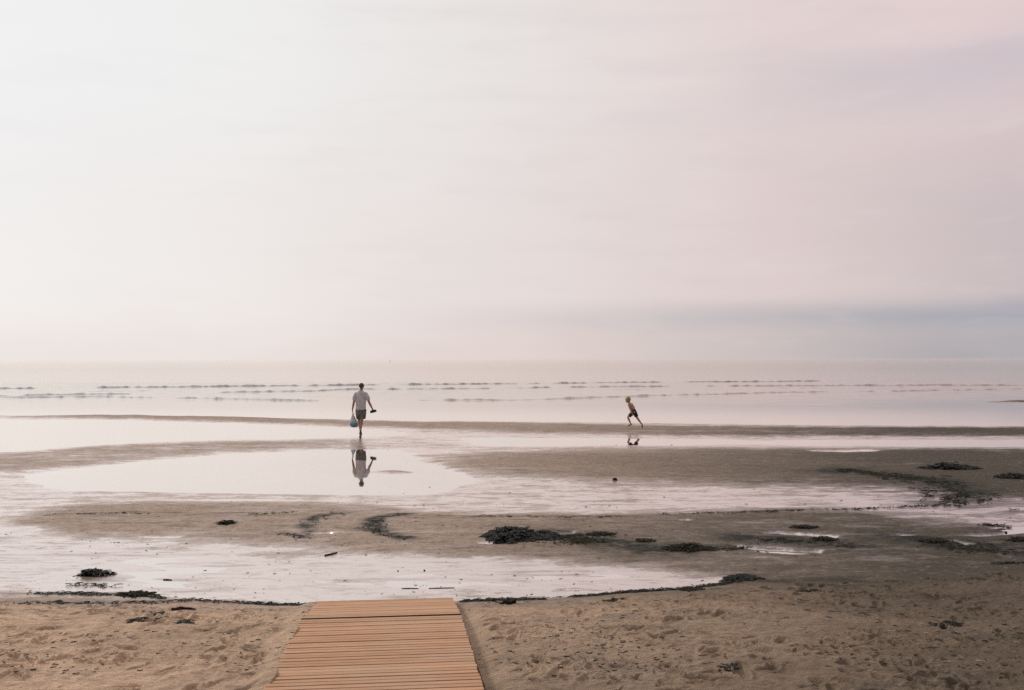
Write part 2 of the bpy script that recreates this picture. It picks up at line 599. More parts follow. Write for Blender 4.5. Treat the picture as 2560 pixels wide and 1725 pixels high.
# ------------------------------------------------------------------ materials
def mat(name):
    mt = bpy.data.materials.new(name)
    mt.use_nodes = True
    t = NT(mt.node_tree)
    t.n.clear()
    out = t.new('ShaderNodeOutputMaterial')
    bs = t.new('ShaderNodeBsdfPrincipled')
    t.l.new(bs.outputs[0], out.inputs[0])
    return mt, t, bs, out


def simple(name, c1, c2, scale=20, rough=0.6, bump=0.0, spec=0.4, detail=4):
    mt, t, bs, out = mat(name)
    tcn = t.new('ShaderNodeTexCoord')
    n = t.noise(tcn.outputs['Object'], scale, detail, 0.6)
    t.put(bs.inputs['Base Color'], t.mix(t.smooth(n, 0.35, 0.65), (*c1, 1), (*c2, 1)))
    bs.inputs['Roughness'].default_value = rough
    bs.inputs['Specular IOR Level'].default_value = spec
    if bump:
        b = t.new('ShaderNodeBump')
        b.inputs['Strength'].default_value = 0.8
        b.inputs['Distance'].default_value = bump
        t.l.new(n, b.inputs['Height'])
        t.l.new(b.outputs[0], bs.inputs['Normal'])
    return mt


def sheen(t, geo, f0=.42, ex=2.5):
    """reflectance of a film of water over sand: rises towards grazing angles"""
    dp = t.new('ShaderNodeVectorMath', operation='DOT_PRODUCT')
    t.l.new(geo.outputs['Incoming'], dp.inputs[0])
    t.l.new(geo.outputs['Normal'], dp.inputs[1])
    k = t.math('POWER', t.math('SUBTRACT', 1.0, t.math('ABSOLUTE', dp.outputs['Value']), clamp=True), ex)
    return t.math('MULTIPLY_ADD', k, 1 - f0, f0)


def sand_material():
    mt, t, bs, out = mat('sand')
    geo = t.new('ShaderNodeNewGeometry')
    pos = geo.outputs['Position']
    sp = t.new('ShaderNodeSeparateXYZ')
    t.l.new(pos, sp.inputs[0])
    z = sp.outputs[2]
    da = t.new('ShaderNodeAttribute', attribute_name='damp').outputs['Fac']
    si = t.new('ShaderNodeAttribute', attribute_name='right_tone').outputs['Fac']
    big = t.noise(t.mapping(pos, (.6, 1.6, 1)), 1.0, 5, 0.6)
    med = t.noise(t.mapping(pos, (1, 2.2, 1)), 6.0, 4, 0.6)
    fine = t.noise(pos, 130, 3, 0.7)
    grit = t.noise(pos, 420, 2, 0.7)
    dry = t.mix(t.smooth(med, .35, .68), (.80, .555, .375, 1), (.58, .40, .268, 1))
    dry = t.mix(t.smooth(big, .4, .7, 0, .6), dry, (.42, .295, .205, 1))
    dry = t.mix(t.math('MULTIPLY', si, .95), dry, (.115, .086, .060, 1))
    dam = t.mix(t.smooth(med, .35, .68), (.54, .405, .315, 1), (.43, .32, .245, 1))
    dam = t.mix(t.smooth(big, .35, .65, 0, .5), dam, (.40, .305, .24, 1))
    dam = t.mix(t.math('MULTIPLY', si, .9), dam, (.022, .023, .014, 1))
    c = t.mix(da, dry, dam)
    wa = t.new('ShaderNodeAttribute', attribute_name='weed').outputs['Fac']
    wn = t.noise(t.mapping(pos, (.8, 1.3, 1)), 17, 5, .75)
    smear = t.math('MULTIPLY', wa, t.smooth(wn, .34, .52, .55, 1.0))
    # soaked sand just above the water
    soak = t.smooth(t.math('MULTIPLY_ADD', med, .008, z), 0.014, 0.004)
    c = t.mix(t.math('MULTIPLY', soak, .30), c, (.19, .145, .115, 1))
    # bits of crushed weed and dark grit
    fl = t.noise(t.mapping(pos, (.8, 1.4, 1)), 24, 5, 0.78, 0.5)
    spots = t.math('MULTIPLY', t.smooth(fl, .58, .70), t.smooth(med, .40, .62))
    spots = t.math('MULTIPLY', spots, t.math('MULTIPLY_ADD', si, .45, .40))
    c = t.mix(spots, c, (.045, .042, .030, 1))
    stn = t.noise(t.mapping(pos, (.28, 1.3, 1)), 4.0, 5, 0.7, .4)
    c = t.mix(t.math('MULTIPLY', t.smooth(stn, .50, .68), t.math('MULTIPLY_ADD', da, .42, .10)), c, (.075, .060, .044, 1))
    spk = t.noise(t.mapping(pos, (1, .8, 1)), 11, 5, .85)
    c = t.mix(t.math('MULTIPLY', t.smooth(spk, .47, .64), t.math('MULTIPLY_ADD', da, .34, .10)), c, (.060, .048, .034, 1))
    c = t.mix(t.math('MULTIPLY', t.smooth(spk, .46, .32), t.math('MULTIPLY_ADD', da, .25, .10)), c, (.62, .47, .36, 1))
    c = t.mix(t.smooth(fine, .38, .66, 0, .32), c, (.10, .078, .055, 1))
    c = t.mix(t.smooth(grit, .60, .75, 0, .30), c, (.62, .50, .40, 1))
    t.put(bs.inputs['Base Color'], c)
    c = t.mix(smear, c, (.016, .018, .012, 1))
    t.put(bs.inputs['Base Color'], c)
    # sheen where the film of water is thin
    mot = t.noise(t.mapping(pos, (.45, 1.0, 1)), 2.6, 6, 0.68)
    mot2 = t.noise(t.mapping(pos, (.30, 1.0, 1)), .7, 5, 0.7)
    mm = t.math('ADD', t.math('MULTIPLY', t.math('SUBTRACT', mot, .5), .085), t.math('MULTIPLY', t.math('SUBTRACT', mot2, .5), .060))
    mot3 = t.noise(t.mapping(pos, (.40, 1.0, 1)), 13.0, 4, 0.75)
    mm = t.math('ADD', mm, t.math('MULTIPLY', t.math('SUBTRACT', mot3, .5), .060))
    wz = t.math('ADD', mm, z)
    wetr = t.smooth(wz, 0.028, 0.009)
    halo = t.math('MULTIPLY', t.smooth(t.math('MULTIPLY_ADD', mm, .7, z), 0.052, 0.012), .50)
    wetr = t.math('MAXIMUM', wetr, halo)
    bs.inputs['Roughness'].default_value = .8
    bs.inputs['Specular IOR Level'].default_value = .12
    b = t.new('ShaderNodeBump')
    b.inputs['Strength'].default_value = 1.0
    b.inputs['Distance'].default_value = 1.0
    hgt = t.math('ADD', t.math('MULTIPLY', fine, .004), t.math('MULTIPLY', grit, .0012))
    rip = t.noise(t.mapping(pos, (1, 2.0, 1)), 22, 4, .6)
    hgt = t.math('ADD', hgt, t.math('MULTIPLY', rip, .032))
    hgt = t.math('MULTIPLY', hgt, t.math('MULTIPLY_ADD', da, -.45, 1.0))
    hgt = t.math('MULTIPLY', hgt, t.math('MULTIPLY_ADD', wetr, -.75, 1.0))
    t.l.new(hgt, b.inputs['Height'])
    t.l.new(b.outputs[0], bs.inputs['Normal'])
    film = t.new('ShaderNodeBsdfGlossy')
    film.inputs['Color'].default_value = (1.0, .915, .895, 1)
    t.put(film.inputs['Roughness'], t.math('MULTIPLY_ADD', wetr, -.16, .30))
    b2 = t.new('ShaderNodeBump')
    b2.inputs['Strength'].default_value = 1.0
    b2.inputs['Distance'].default_value = 1.0
    t.put(b2.inputs['Height'], t.math('MULTIPLY', rip, .0015))
    t.l.new(b2.outputs[0], film.inputs['Normal'])
    ms = t.new('ShaderNodeMixShader')
    st1 = t.noise(t.mapping(pos, (.22, 1.0, 1)), 3.2, 5, .72, .3)
    st2 = t.noise(t.mapping(pos, (.25, 1.0, 1)), 12.0, 4, .7)
    stk = t.math('MULTIPLY', t.smooth(st1, .50, .66, 1.0, .50), t.smooth(st2, .52, .72, 1.0, .55))
    t.put(ms.inputs[0], t.math('MULTIPLY', t.math('MULTIPLY', t.math('MULTIPLY', wetr, stk), sheen(t, geo)), t.math('MULTIPLY_ADD', smear, -.7, 1.0)))
    t.l.new(bs.outputs[0], ms.inputs[1])
    t.l.new(film.outputs[0], ms.inputs[2])
    t.l.new(ms.outputs[0], out.inputs[0])
    return mt


sand_o = link('sand', gme, sand_material())
tag(sand_o, kind='structure')


# ------------------------------------------------------------------ water
def water_material():
    mt, t, bs, out = mat('water')
    t.n.remove(bs)
    geo = t.new('ShaderNodeNewGeometry')
    pos = geo.outputs['Position']
    sp = t.new('ShaderNodeSeparateXYZ')
    t.l.new(pos, sp.inputs[0])
    yy = sp.outputs[1]
    n1 = t.noise(t.mapping(pos, (.35, 1.0, 1)), 1.6, 3, .6)
    n2 = t.noise(t.mapping(pos, (.5, 1.0, 1)), 7.0, 3, .6)
    amp = t.smooth(yy, 48, 85, 0.0005, 0.028)
    b = t.new('ShaderNodeBump')
    b.inputs['Strength'].default_value = 1.0
    b.inputs['Distance'].default_value = 1.0
    hh = t.math('MULTIPLY', t.math('ADD', n1, t.math('MULTIPLY', n2, .22)), t.math('MULTIPLY', amp, t.smooth(yy, 80, 260, 1.0, .25)))
    t.l.new(hh, b.inputs['Height'])
    gl = t.new('ShaderNodeBsdfGlossy')
    gl.inputs['Color'].default_value = (1.0, .950, .918, 1)
    t.put(gl.inputs['Roughness'], t.smooth(yy, 48, 120, 0.02, 0.10))
    t.l.new(b.outputs[0], gl.inputs['Normal'])
    tr = t.new('ShaderNodeBsdfTransparent')
    tr.inputs['Color'].default_value = (.93, .92, .90, 1)
    deep = t.new('ShaderNodeBsdfDiffuse')
    deep.inputs['Color'].default_value = (.035, .030, .028, 1)
    body = t.new('ShaderNodeMixShader')
    t.put(body.inputs[0], t.smooth(yy, 40, 75))
    t.l.new(tr.outputs[0], body.inputs[1])
    t.l.new(deep.outputs[0], body.inputs[2])
    fk = t.new('ShaderNodeMix', data_type='FLOAT')
    t.put(fk.inputs[0], t.smooth(yy, 44, 56))
    t.put(fk.inputs[2], sheen(t, geo, .46, 1.9))
    t.put(fk.inputs[3], sheen(t, geo, .05, 3.0))
    ms = t.new('ShaderNodeMixShader')
    t.l.new(fk.outputs[0], ms.inputs[0])
    t.l.new(body.outputs[0], ms.inputs[1])
    t.l.new(gl.outputs[0], ms.inputs[2])
    t.l.new(ms.outputs[0], out.inputs[0])
    return mt


wr = list(np.linspace(8.5, 45, 70)) + list(np.arange(45.3, 112, 0.22))
y = 112
while y < 20000:
    wr.append(y)
    y *= 1.09
wr = np.array(wr)
NW = 800
WX = np.linspace(-1, 1, NW)[None, :] * (3 + .74 * wr[:, None])
WY = np.repeat(wr[:, None], NW, 1)
WZ = np.zeros_like(WX)
waves = [
    # crest polylines, amplitude, width, breakup
    ([(-900, 976), (0, 972), (550, 967), (825, 964), (1000, 962), (1313, 960), (1522, 957), (1775, 955), (1900, 955), (2094, 953), (2545, 951), (3500, 948)], .22, .34, -.34, 3),
    ([(-900, 992), (0, 990), (215, 986), (407, 985), (583, 981), (786, 978), (864, 974), (1045, 973), (1210, 972), (1440, 968), (1610, 967), (1750, 966), (2300, 964), (3500, 962)], .18, .30, -.30, 4),
    ([(-900, 998), (0, 994), (250, 992), (836, 1003), (1045, 1001), (1280, 1001), (1610, 990), (1775, 986), (1995, 981), (2215, 979), (2545, 973), (3500, 965)], .15, .26, -.60, 5),
    ([(-900, 983), (0, 980), (700, 975), (1400, 975), (1700, 973), (2300, 968), (3500, 964)], .07, .35, .12, 6),
]
for pts, A, wd, thr, sd_ in waves:
    P_ = [ground(*p) for p in pts]
    ly = np.interp(WX, [p.x for p in P_], [p.y for p in P_])
    ly = ly + 0.5 * perlin(WX / 6, WX * 0 + sd_, 70 + sd_)
    nn = perlin(WX / 7.5, WX * 0 + sd_ * 3.3, 80 + sd_) + .45 * perlin(WX / 1.6, WX * 0 + sd_ * 1.7, 90 + sd_)
    am = A * smoothstep(thr - .1, thr + .35, nn) * (0.6 + 0.5 * perlin(WX / .6, WY / .8, 95 + sd_))
    q = (WY - ly) / wd
    prof = np.where(q < 0, np.exp(-(q / .45) ** 2), np.exp(-(q / 1.5) ** 2))
    WZ += np.minimum(am, A) * prof
chop = smoothstep(52, 75, WY + 4 * perlin(WX / 12, WY / 8, 99)) * (1 - smoothstep(400, 900, WY))
WZ += chop * (perlin(WX / 3.0, WY / 1.3, 101) * .028 + perlin(WX / 1.2, WY / .55, 102) * .016)
wme = mesh_np('sea_water', np.stack([WX, WY, WZ], -1).reshape(-1, 3), grid_faces(len(wr), NW))
water_o = link('water', wme, water_material())
tag(water_o, kind='structure')


# ------------------------------------------------------------------ boardwalk
def wood_material():
    mt, t, bs, out = mat('boardwalk_wood')
    tcn = t.new('ShaderNodeTexCoord')
    ob = tcn.outputs['Object']
    isl = t.new('ShaderNodeNewGeometry').outputs['Random Per Island']
    off = t.new('ShaderNodeCombineXYZ')
    t.put(off.inputs[0], t.math('MULTIPLY', isl, 37.0))
    t.put(off.inputs[1], t.math('MULTIPLY', isl, 11.0))
    ad = t.new('ShaderNodeVectorMath', operation='ADD')
    t.l.new(ob, ad.inputs[0])
    t.l.new(off.outputs[0], ad.inputs[1])
    grain = t.noise(t.mapping(ad.outputs[0], (1.4, 45, 12)), 3.0, 5, .65)
    blot = t.noise(ad.outputs[0], 3.0, 4, .6)
    patch = t.noise(ob, 1.7, 4, .6)
    c = t.mix(t.smooth(grain, .3, .7), (.66, .375, .215, 1), (.46, .248, .138, 1))
    c = t.mix(t.smooth(isl, .3, 1.0, 0, .38), c, (.30, .185, .115, 1))
    c = t.mix(t.smooth(isl, .25, 0, 0, .35), c, (.60, .44, .29, 1))
    c = t.mix(t.smooth(blot, .42, .7, 0, .5), c, (.60, .38, .24, 1))
    c = t.mix(t.smooth(patch, .45, .68, 0, .45), c, (.50, .34, .23, 1))
    sandy = t.noise(ob, 160, 3, .7)
    c = t.mix(t.math('MULTIPLY', t.smooth(sandy, .52, .62), t.smooth(patch, .38, .62, .12, .6)), c, (.55, .40, .28, 1))
    t.put(bs.inputs['Base Color'], c)
    bs.inputs['Roughness'].default_value = .8
    bs.inputs['Specular IOR Level'].default_value = .15
    b = t.new('ShaderNodeBump')
    b.inputs['Strength'].default_value = .6
    b.inputs['Distance'].default_value = .004
    t.l.new(grain, b.inputs['Height'])
    t.l.new(b.outputs[0], bs.inputs['Normal'])
    return mt


WOOD = wood_material()
DARKWOOD = simple('weathered_beam', (.10, .07, .05), (.16, .11, .08), 12, .9)


def box(bm, c, sx, sy, sz, rx=0.0, ry=0.0, rz=0.0, bev=0.0):
    r = bmesh.ops.create_cube(bm, size=1.0)
    vs = r['verts']
    bmesh.ops.scale(bm, vec=(sx, sy, sz), verts=vs)
    if bev:
        es = list({e for v in vs for e in v.link_edges})
        rr = bmesh.ops.bevel(bm, geom=es, offset=bev, segments=2, affect='EDGES', profile=.6)
        vs = list({v for f in rr['faces'] for v in f.verts} | {v for v in vs if v.is_valid})
    M = Matrix.Translation(c) @ Matrix.Rotation(rz, 4, 'Z') @ Matrix.Rotation(ry, 4, 'Y') @ Matrix.Rotation(rx, 4, 'X')
    bmesh.ops.transform(bm, matrix=M, verts=vs)


def bm_obj(name, bm, mt, parent=None, smooth=False):
    me = bpy.data.meshes.new(name)
    bm.to_mesh(me)
    bm.free()
    return link(name, me, mt, parent, smooth)


head = (bw_far - bw_near)
bw_ang = math.atan2(-head.x, head.y)
bw = empty('boardwalk', (bw_joint.x, bw_joint.y, bw_joint.z), bw_ang)
tag(bw, 'narrow slatted wooden boardwalk sloping down over the beach to the wet flat', 'boardwalk')
Lf = math.hypot(bw_far.x - bw_joint.x, bw_far.y - bw_joint.y)
sl_far = (bw_far.z - bw_joint.z) / Lf
Ln = math.hypot(bw_near.x - bw_joint.x, bw_near.y - bw_joint.y)
sl_near = (bw_near.z - bw_joint.z) / Ln


def deck(y0, y1, slope, tight):
    bm = bmesh.new()
    pitch = .087
    n = int(abs(y1 - y0) / pitch)
    sgn = 1 if y1 > y0 else -1
    for i in range(n):
        yc = y0 + sgn * (i + .5) * pitch
        gap = random.choice((.014, .015, .016, .017, .019)) * tight
        box(bm, (random.uniform(-.003, .003), yc, slope * abs(yc) - .014 + random.uniform(-.0018, .0018)),
            BW + random.uniform(-.008, .004), pitch - gap, .028, rx=math.atan(slope) * sgn, rz=random.uniform(-.0006, .0006), ry=random.uniform(-.0015, .0015), bev=.003)
    return bm


far_deck = bm_obj('deck_panel', deck(.046, Lf, sl_far, .5), WOOD, bw)
near_deck = bm_obj('deck_panel', deck(-.040, -9.5, sl_near, 1.0), WOOD, bw)
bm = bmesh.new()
box(bm, (0, .003, -.018), BW + .004, .080, .022)  # added dark strip standing in for the shade inside the open joint
bm_obj('gap_shade_strip', bm, simple('gap_shade_black', (.012, .010, .009), (.022, .018, .016), 30, .9, 0, .05), bw)
for sx in (-.5, 0, .5):
    for (a, b, s) in ((.03, Lf - .03, sl_far), (-.03, -9.4, sl_near)):
        bm = bmesh.new()
        mid_ = (a + b) / 2
        box(bm, (sx, mid_, s * abs(mid_) - .047), .06, abs(b - a), .034, rx=math.atan(s) * (1 if b > a else -1))
        bm_obj('bearer', bm, DARKWOOD, bw)

# ------------------------------------------------------------------ seaweed
WEED = simple('wet_seaweed', (.006, .009, .007), (.020, .020, .013), 30, .5, 0, .2)
WEED2 = simple('dried_seaweed', (.030, .026, .018), (.06, .048, .032), 30, .8, 0, .1)
WEEDT = simple('matted_seaweed', (.022, .022, .016), (.050, .045, .032), 30, .85, 0, .05)
PEAT = simple('drift_wood', (.010, .008, .006), (.030, .022, .017), 25, .8, .004, .2)


def ribbon(V_, F_, p, ang, L, wd, lift, curl):
    """one strand: four cross sections of a folded blade with a little thickness"""
    base = len(V_)
    n = 4
    a = ang
    q = Vector(p)
    for i in range(n + 1):
        d = Vector((math.cos(a), math.sin(a), 0))
        s = Vector((-d.y, d.x, random.uniform(-.5, .5)))
        t = i / n
        ww = wd * (0.35 + 0.65 * math.sin(math.pi * min(1, max(.12, t))))
        zl = lift * math.sin(math.pi * t) + random.uniform(0, .15) * wd
        c = q + Vector((0, 0, zl))
        V_.append(c - s * ww * .5)
        V_.append(c + Vector((0, 0, wd * .35)))
        V_.append(c + s * ww * .5)
        q = q + d * (L / n)
        a += random.gauss(0, curl)
    for i in range(n):
        b = base + 3 * i
        F_.append((b, b + 1, b + 4, b + 3))
        F_.append((b + 1, b + 2, b + 5, b + 4))


def weed_object(name, V_, F_, mt, label, cat='seaweed', group=None, kind=None):
    Va = np.array([tuple(v) for v in V_])
    me = mesh_np(name, Va, np.array(F_))
    o = link(name, me, mt, None, False)
    # put the origin at the base of the thing
    c = Va.mean(0)
    c[2] = Va[:, 2].min()
    me.transform(Matrix.Translation(-Vector(c)))
    o.location = c
    tag(o, label, cat, group, kind)
    return o


def mound(V_, F_, cx, cy, rx, ry, h, seed):
    """lumpy heap core"""
    n, mr = 40, 12
    base = len(V_)
    for j in range(mr + 1):
        r = j / mr
        for i in range(n):
            a = 2 * math.pi * i / n
            k = 1 + .28 * mnoise.noise(Vector((math.cos(a) * 1.4 + seed, math.sin(a) * 1.4, .3)))
            x = cx + math.cos(a) * rx * r * k
            yv = cy + math.sin(a) * ry * r * k
            zz = h * max(0, 1 - r ** 1.6) * (.55 + .9 * abs(mnoise.noise(Vector((x * 6 + seed, yv * 6, 1)))) * 1.6) + .02 * h * mnoise.noise(Vector((x * 25, yv * 25, seed)))
            V_.append(Vector((x, yv, terrain_z(x, yv) + zz - .004 - .01 * (r > .95))))
    for j in range(mr):
        for i in range(n):
            a = base + j * n + i
            b = base + j * n + (i + 1) % n
            F_.append((a, a + n, b + n, b))


def heap(px0, px1, py0, py1, h, n, label, seed, mt=None, sw=.022, ln=.12, group='clumps of seaweed on the tidal flat', name='seaweed_clump', z=0.0):
    """heap whose footprint covers the ground seen between these bounds"""
    near = ground((px0 + px1) / 2, py1, z)
    fary = ground((px0 + px1) / 2, min(py1 - 1.5, py0 + h * F / near.y), z).y
    cx = near.x
    cy = (near.y + fary) / 2
    rx = (px1 - px0) / 2 * near.y / F
    ry = max((fary - near.y) / 2, .06)
    V_, F_ = [], []
    if h > .055:
        mound(V_, F_, cx, cy, rx * .8, ry * .85, h * .75, seed)
    else:
        mt = mt or WEEDT
        ln *= 1.3
    for i in range(n):
        r = math.sqrt(random.random()) * 1.08
        a = random.uniform(0, 2 * math.pi)
        k = 1 + .28 * mnoise.noise(Vector((math.cos(a) * 1.4 + seed, math.sin(a) * 1.4, .3)))
        x = cx + math.cos(a) * rx * r * k
        yv = cy + math.sin(a) * ry * r * k
        lump = (.55 + .9 * abs(mnoise.noise(Vector((x * 6 + seed, yv * 6, 1)))) * 1.6)
        zz = h * .85 * max(0, 1 - min(1, r) ** 1.6) * lump
        ribbon(V_, F_, (x, yv, terrain_z(x, yv) + zz - .003), random.uniform(0, 6.28), random.uniform(.4, 1.0) * ln, random.uniform(.5, 1.3) * sw, random.uniform(0, .6) * sw, .6)
    return weed_object(name, V_, F_, mt or WEED, label, 'seaweed', group)


heap(1212, 1345, 1312, 1366, .15, 1500, 'large dark heap of wet seaweed on the tan sandbar right of the boardwalk line', 1.3, sw=.03)
heap(1330, 1400, 1328, 1360, .07, 420, 'lower dark seaweed heap touching the right side of the large heap', 2.1, sw=.026)
heap(1676, 1772, 1366, 1385, .055, 420, 'flat black seaweed clump left of the lens shaped puddle', 3.7, sw=.026)
heap(1822, 1905, 1436, 1464, .07, 560, 'dark seaweed clump where the mirror wet flat ends against the beach', 4.9, sw=.022)
heap(203, 272, 1426, 1438, .06, 300, 'small brown seaweed clump alone on the wet flat at left', 5.2, sw=.022)
heap(300, 372, 1480, 1497, .04, 260, 'brown seaweed clump at the right end of the left strand line', 6.4, sw=.020)
heap(2318, 2446, 1162, 1180, .12, 420, 'long black seaweed mound on the dark sandbar at right', 7.7, sw=.04, ln=.2)
heap(2506, 2600, 1186, 1204, .10, 360, 'black seaweed clump on the dark sandbar cut by the right edge', 8.1, sw=.04, ln=.2)
heap(552, 578, 1308, 1318, .05, 110, 'tiny dark seaweed tuft left of the curved marks on the tan bar', 9.3, sw=.022)
heap(1990, 2035, 1319, 1328, .04, 120, 'small dark seaweed tuft behind the upper puddle at right', 10.3, sw=.022)
heap(2040, 2085, 1350, 1358, .04, 120, 'small dark seaweed tuft between the two puddles at right', 11.3, sw=.022)
heap(2316, 2364, 1352, 1366, .05, 200, 'small dark seaweed tuft left of the narrow pool near the right edge', 12.1, sw=.022)
heap(2535, 2600, 1348, 1362, .05, 200, 'dark seaweed clump by the right edge below the grey pool', 13.1, sw=.022)
heap(1480, 1530, 1338, 1347, .03, 150, 'thin dark seaweed tuft just right of the large heap', 14.1, sw=.02)
heap(1600, 1625, 1354, 1362, .03, 90, 'very small seaweed tuft between the large heap and the flat black clump', 15.1, sw=.02)
heap(1706, 1760, 1484, 1490, .015, 60, 'thin seaweed scrap on the strand line right of the log', 15.6, sw=.016)


def line_points(pts, z=0.0):
    return [ground(a, b, z) for a, b in pts]


def strew(pts, width, n, label, name='seaweed_line', mt=None, sw=.018, ln=.09, h=.012, z=0.0, group='strand lines of seaweed', clump=.5, seed=0, wfun=None):
    P_ = line_points(pts, z)
    seg = [(P_[i + 1] - P_[i]).length for i in range(len(P_) - 1)]
    tot = sum(seg)
    V_, F_ = [], []
    cnt = 0
    n = int(n * (.42 if name == 'seaweed_line' else (.10 if 'C' in label else .35)))
    while cnt < n:
        s = random.random()
        dens = .42 + clump * 1.6 * mnoise.noise(Vector((s * tot * 1.3, seed, 0)))
        if random.random() > dens:
            continue
        cnt += 1
        q = s * tot
        i = 0
        while i < len(seg) - 1 and q > seg[i]:
            q -= seg[i]
            i += 1
        t = q / seg[i]
        p = P_[i].lerp(P_[i + 1], t)
        d = (P_[i + 1] - P_[i]).normalized()
        wl = width * (wfun(s) if wfun else 1)
        off = random.gauss(0, .55) * wl * random.choice((.6, 1, 1.6))
        x = p.x - d.y * off
        yv = p.y + d.x * off
        a = math.atan2(d.y, d.x) + random.gauss(0, .6)
        ribbon(V_, F_, (x, yv, terrain_z(x, yv) + random.uniform(-.002, h)), a, random.uniform(.4, 1.2) * ln, random.uniform(.5, 1.3) * sw, random.uniform(0, .6) * sw, .5)
    return weed_object(name, V_, F_, mt or (WEED if name == 'seaweed_line' else WEEDT), label, 'seaweed', group, 'stuff')


strew([(1148, 1509), (1250, 1507), (1500, 1491), (1640, 1479), (1760, 1468), (1850, 1459)], .05, 1500, 'dark seaweed strand line at the beach edge running right from the boardwalk end', z=.02, seed=1.1, ln=.1)
strew([(440, 1513), (560, 1516), (700, 1516), (782, 1516)], .05, 420, 'dark seaweed strand line at the beach edge ending at the left side of the boardwalk', z=.02, seed=2.2)
strew([(60, 1487), (180, 1489), (260, 1490), (330, 1486), (370, 1492), (410, 1503)], .04, 420, 'upper seaweed strand line on the damp sand at far left', z=.01, seed=3.3)
strew([(0, 1525), (120, 1524), (260, 1523), (400, 1521), (470, 1515)], .03, 260, 'lower thin seaweed strand line along the dry sand at far left', z=.03, seed=4.4)
strew([(160, 1464), (200, 1462), (230, 1464), (290, 1467)], .05, 90, 'short faint seaweed streak above the left strand lines', z=0, seed=5.5)
strew([(1014, 1291), (960, 1296), (938, 1305), (932, 1318), (944, 1332), (975, 1343), (1012, 1352)], .15, 620, 'bold dark C shaped seaweed track on the tan sandbar', z=.03, seed=6.6, clump=.3,
      wfun=lambda s: .35 + .9 * math.exp(-((s - .5) / .22) ** 2), name='seaweed_track', group='curved dark tracks')
strew([(868, 1288), (820, 1292), (785, 1300), (772, 1312), (762, 1326), (775, 1338)], .14, 260, 'fainter C shaped seaweed track left of the bold one', z=.03, seed=7.7, clump=.6, name='seaweed_track', group='curved dark tracks')
strew([(690, 1340), (720, 1338), (748, 1343), (760, 1350)], .1, 110, 'short dark scatter of weed left of the small puddle on the tan sandbar', z=.03, seed=7.9, clump=.6, name='seaweed_track', group='curved dark tracks')
strew([(2076, 1184), (2130, 1180), (2190, 1190), (2270, 1200), (2340, 1208), (2385, 1222), (2412, 1240), (2400, 1252), (2370, 1260)], .5, 620, 'long curved dark weed streak on the right sandbar bending down to the wet flat', z=.03, seed=8.8, sw=.035, ln=.28, clump=.35, name='seaweed_track', group='curved dark tracks',
      wfun=lambda s: .35 + 1.0 * s)
strew([(1190, 1295), (1300, 1297), (1420, 1299), (1560, 1296)], .05, 120, 'thin broken seaweed line along the top of the tan sandbar', z=.02, seed=9.1, clump=.8)
strew([(1640, 1290), (1800, 1287), (1930, 1284), (2050, 1278), (2200, 1270), (2300, 1266), (2390, 1264)], .06, 520, 'long thin seaweed line beside the wet flat on the right', z=.01, seed=9.9, clump=.8)
strew([(100, 1293), (200, 1290), (320, 1287), (420, 1292)], .04, 110, 'fine dark weed line on the left end of the tan sandbar', z=.02, seed=10.9, clump=.9)
strew([(610, 1292), (680, 1288), (740, 1284)], .05, 60, 'fine dark weed line on the tan sandbar above the fainter of the two marks', z=.02, seed=11.9, clump=.9)
strew([(1400, 1346), (1500, 1366), (1580, 1380), (1650, 1388), (1700, 1384)], .35, 800, 'loose spread of dark weed running right from the large heap to the flat clump', z=.03, seed=12.5, clump=.9, name='seaweed_drift', group='loose drifts of weed')
strew([(1770, 1378), (1815, 1376), (1850, 1376), (1870, 1372)], .10, 200, 'weed drift joining the flat clump to the lens shaped puddle', z=.03, seed=13.5, clump=.6, name='seaweed_drift', group='loose drifts of weed')
strew([(1880, 1352), (1960, 1355), (2060, 1363), (2130, 1372)], .16, 260, 'loose weed spread between and behind the two puddles at right', z=.03, seed=15.5, clump=.9, name='seaweed_drift', group='loose drifts of weed')
strew([(2240, 1350), (2340, 1362), (2460, 1378), (2560, 1385)], .4, 520, 'loose weed spread under the pools near the right edge', z=.03, seed=16.5, clump=.9, name='seaweed_drift', group='loose drifts of weed')
strew([(2440, 1316), (2480, 1317), (2520, 1316)], .05, 160, 'dark weed rim on the far side of the grey pool at the right edge', z=.01, seed=17.5, clump=.3, name='seaweed_drift', group='loose drifts of weed')
strew([(2470, 1414), (2510, 1412), (2556, 1412)], .03, 120, 'short black weed line at the foot of the beach near the right edge', z=.03, seed=18.5, clump=.3)

# clumps lying on the dry beach
beach_clumps = [
    (318, 348, 1556, 1582, 'left', 'dark weed tuft at the left side of the dug patch on the beach'),
    (376, 408, 1530, 1552, 'top', 'dark weed tuft at the top of the dug patch on the beach'),
    (372, 402, 1556, 1580, 'mid', 'dark weed tuft in the middle of the dug patch on the beach'),
    (436, 470, 1556, 1582, 'right', 'dark weed tuft at the right side of the dug patch on the beach'),
]
for a, b, c, d, _, lb in beach_clumps:
    heap(a, b, c + 6, d, .025, 60, lb, a * .013, mt=WEED, sw=.014, ln=.06, group='weed tufts in the dug patch', z=.2)
heap(1995, 2060, 1472, 1482, .02, 90, 'dry weed scrap near the top of the beach at right', 3.11, mt=WEED2, sw=.014, ln=.07, group='weed scraps on the dry beach', z=.1)
heap(2340, 2410, 1542, 1556, .015, 70, 'dark weed scrap on the dry beach near the right edge', 3.51, mt=WEED, sw=.014, ln=.07, group='weed scraps on the dry beach', z=.3)
heap(1805, 1850, 1672, 1688, .012, 36, 'dark weed scrap low on the beach halfway to the right edge', 3.91, mt=WEED, sw=.014, ln=.06, group='weed scraps on the dry beach', z=.4)
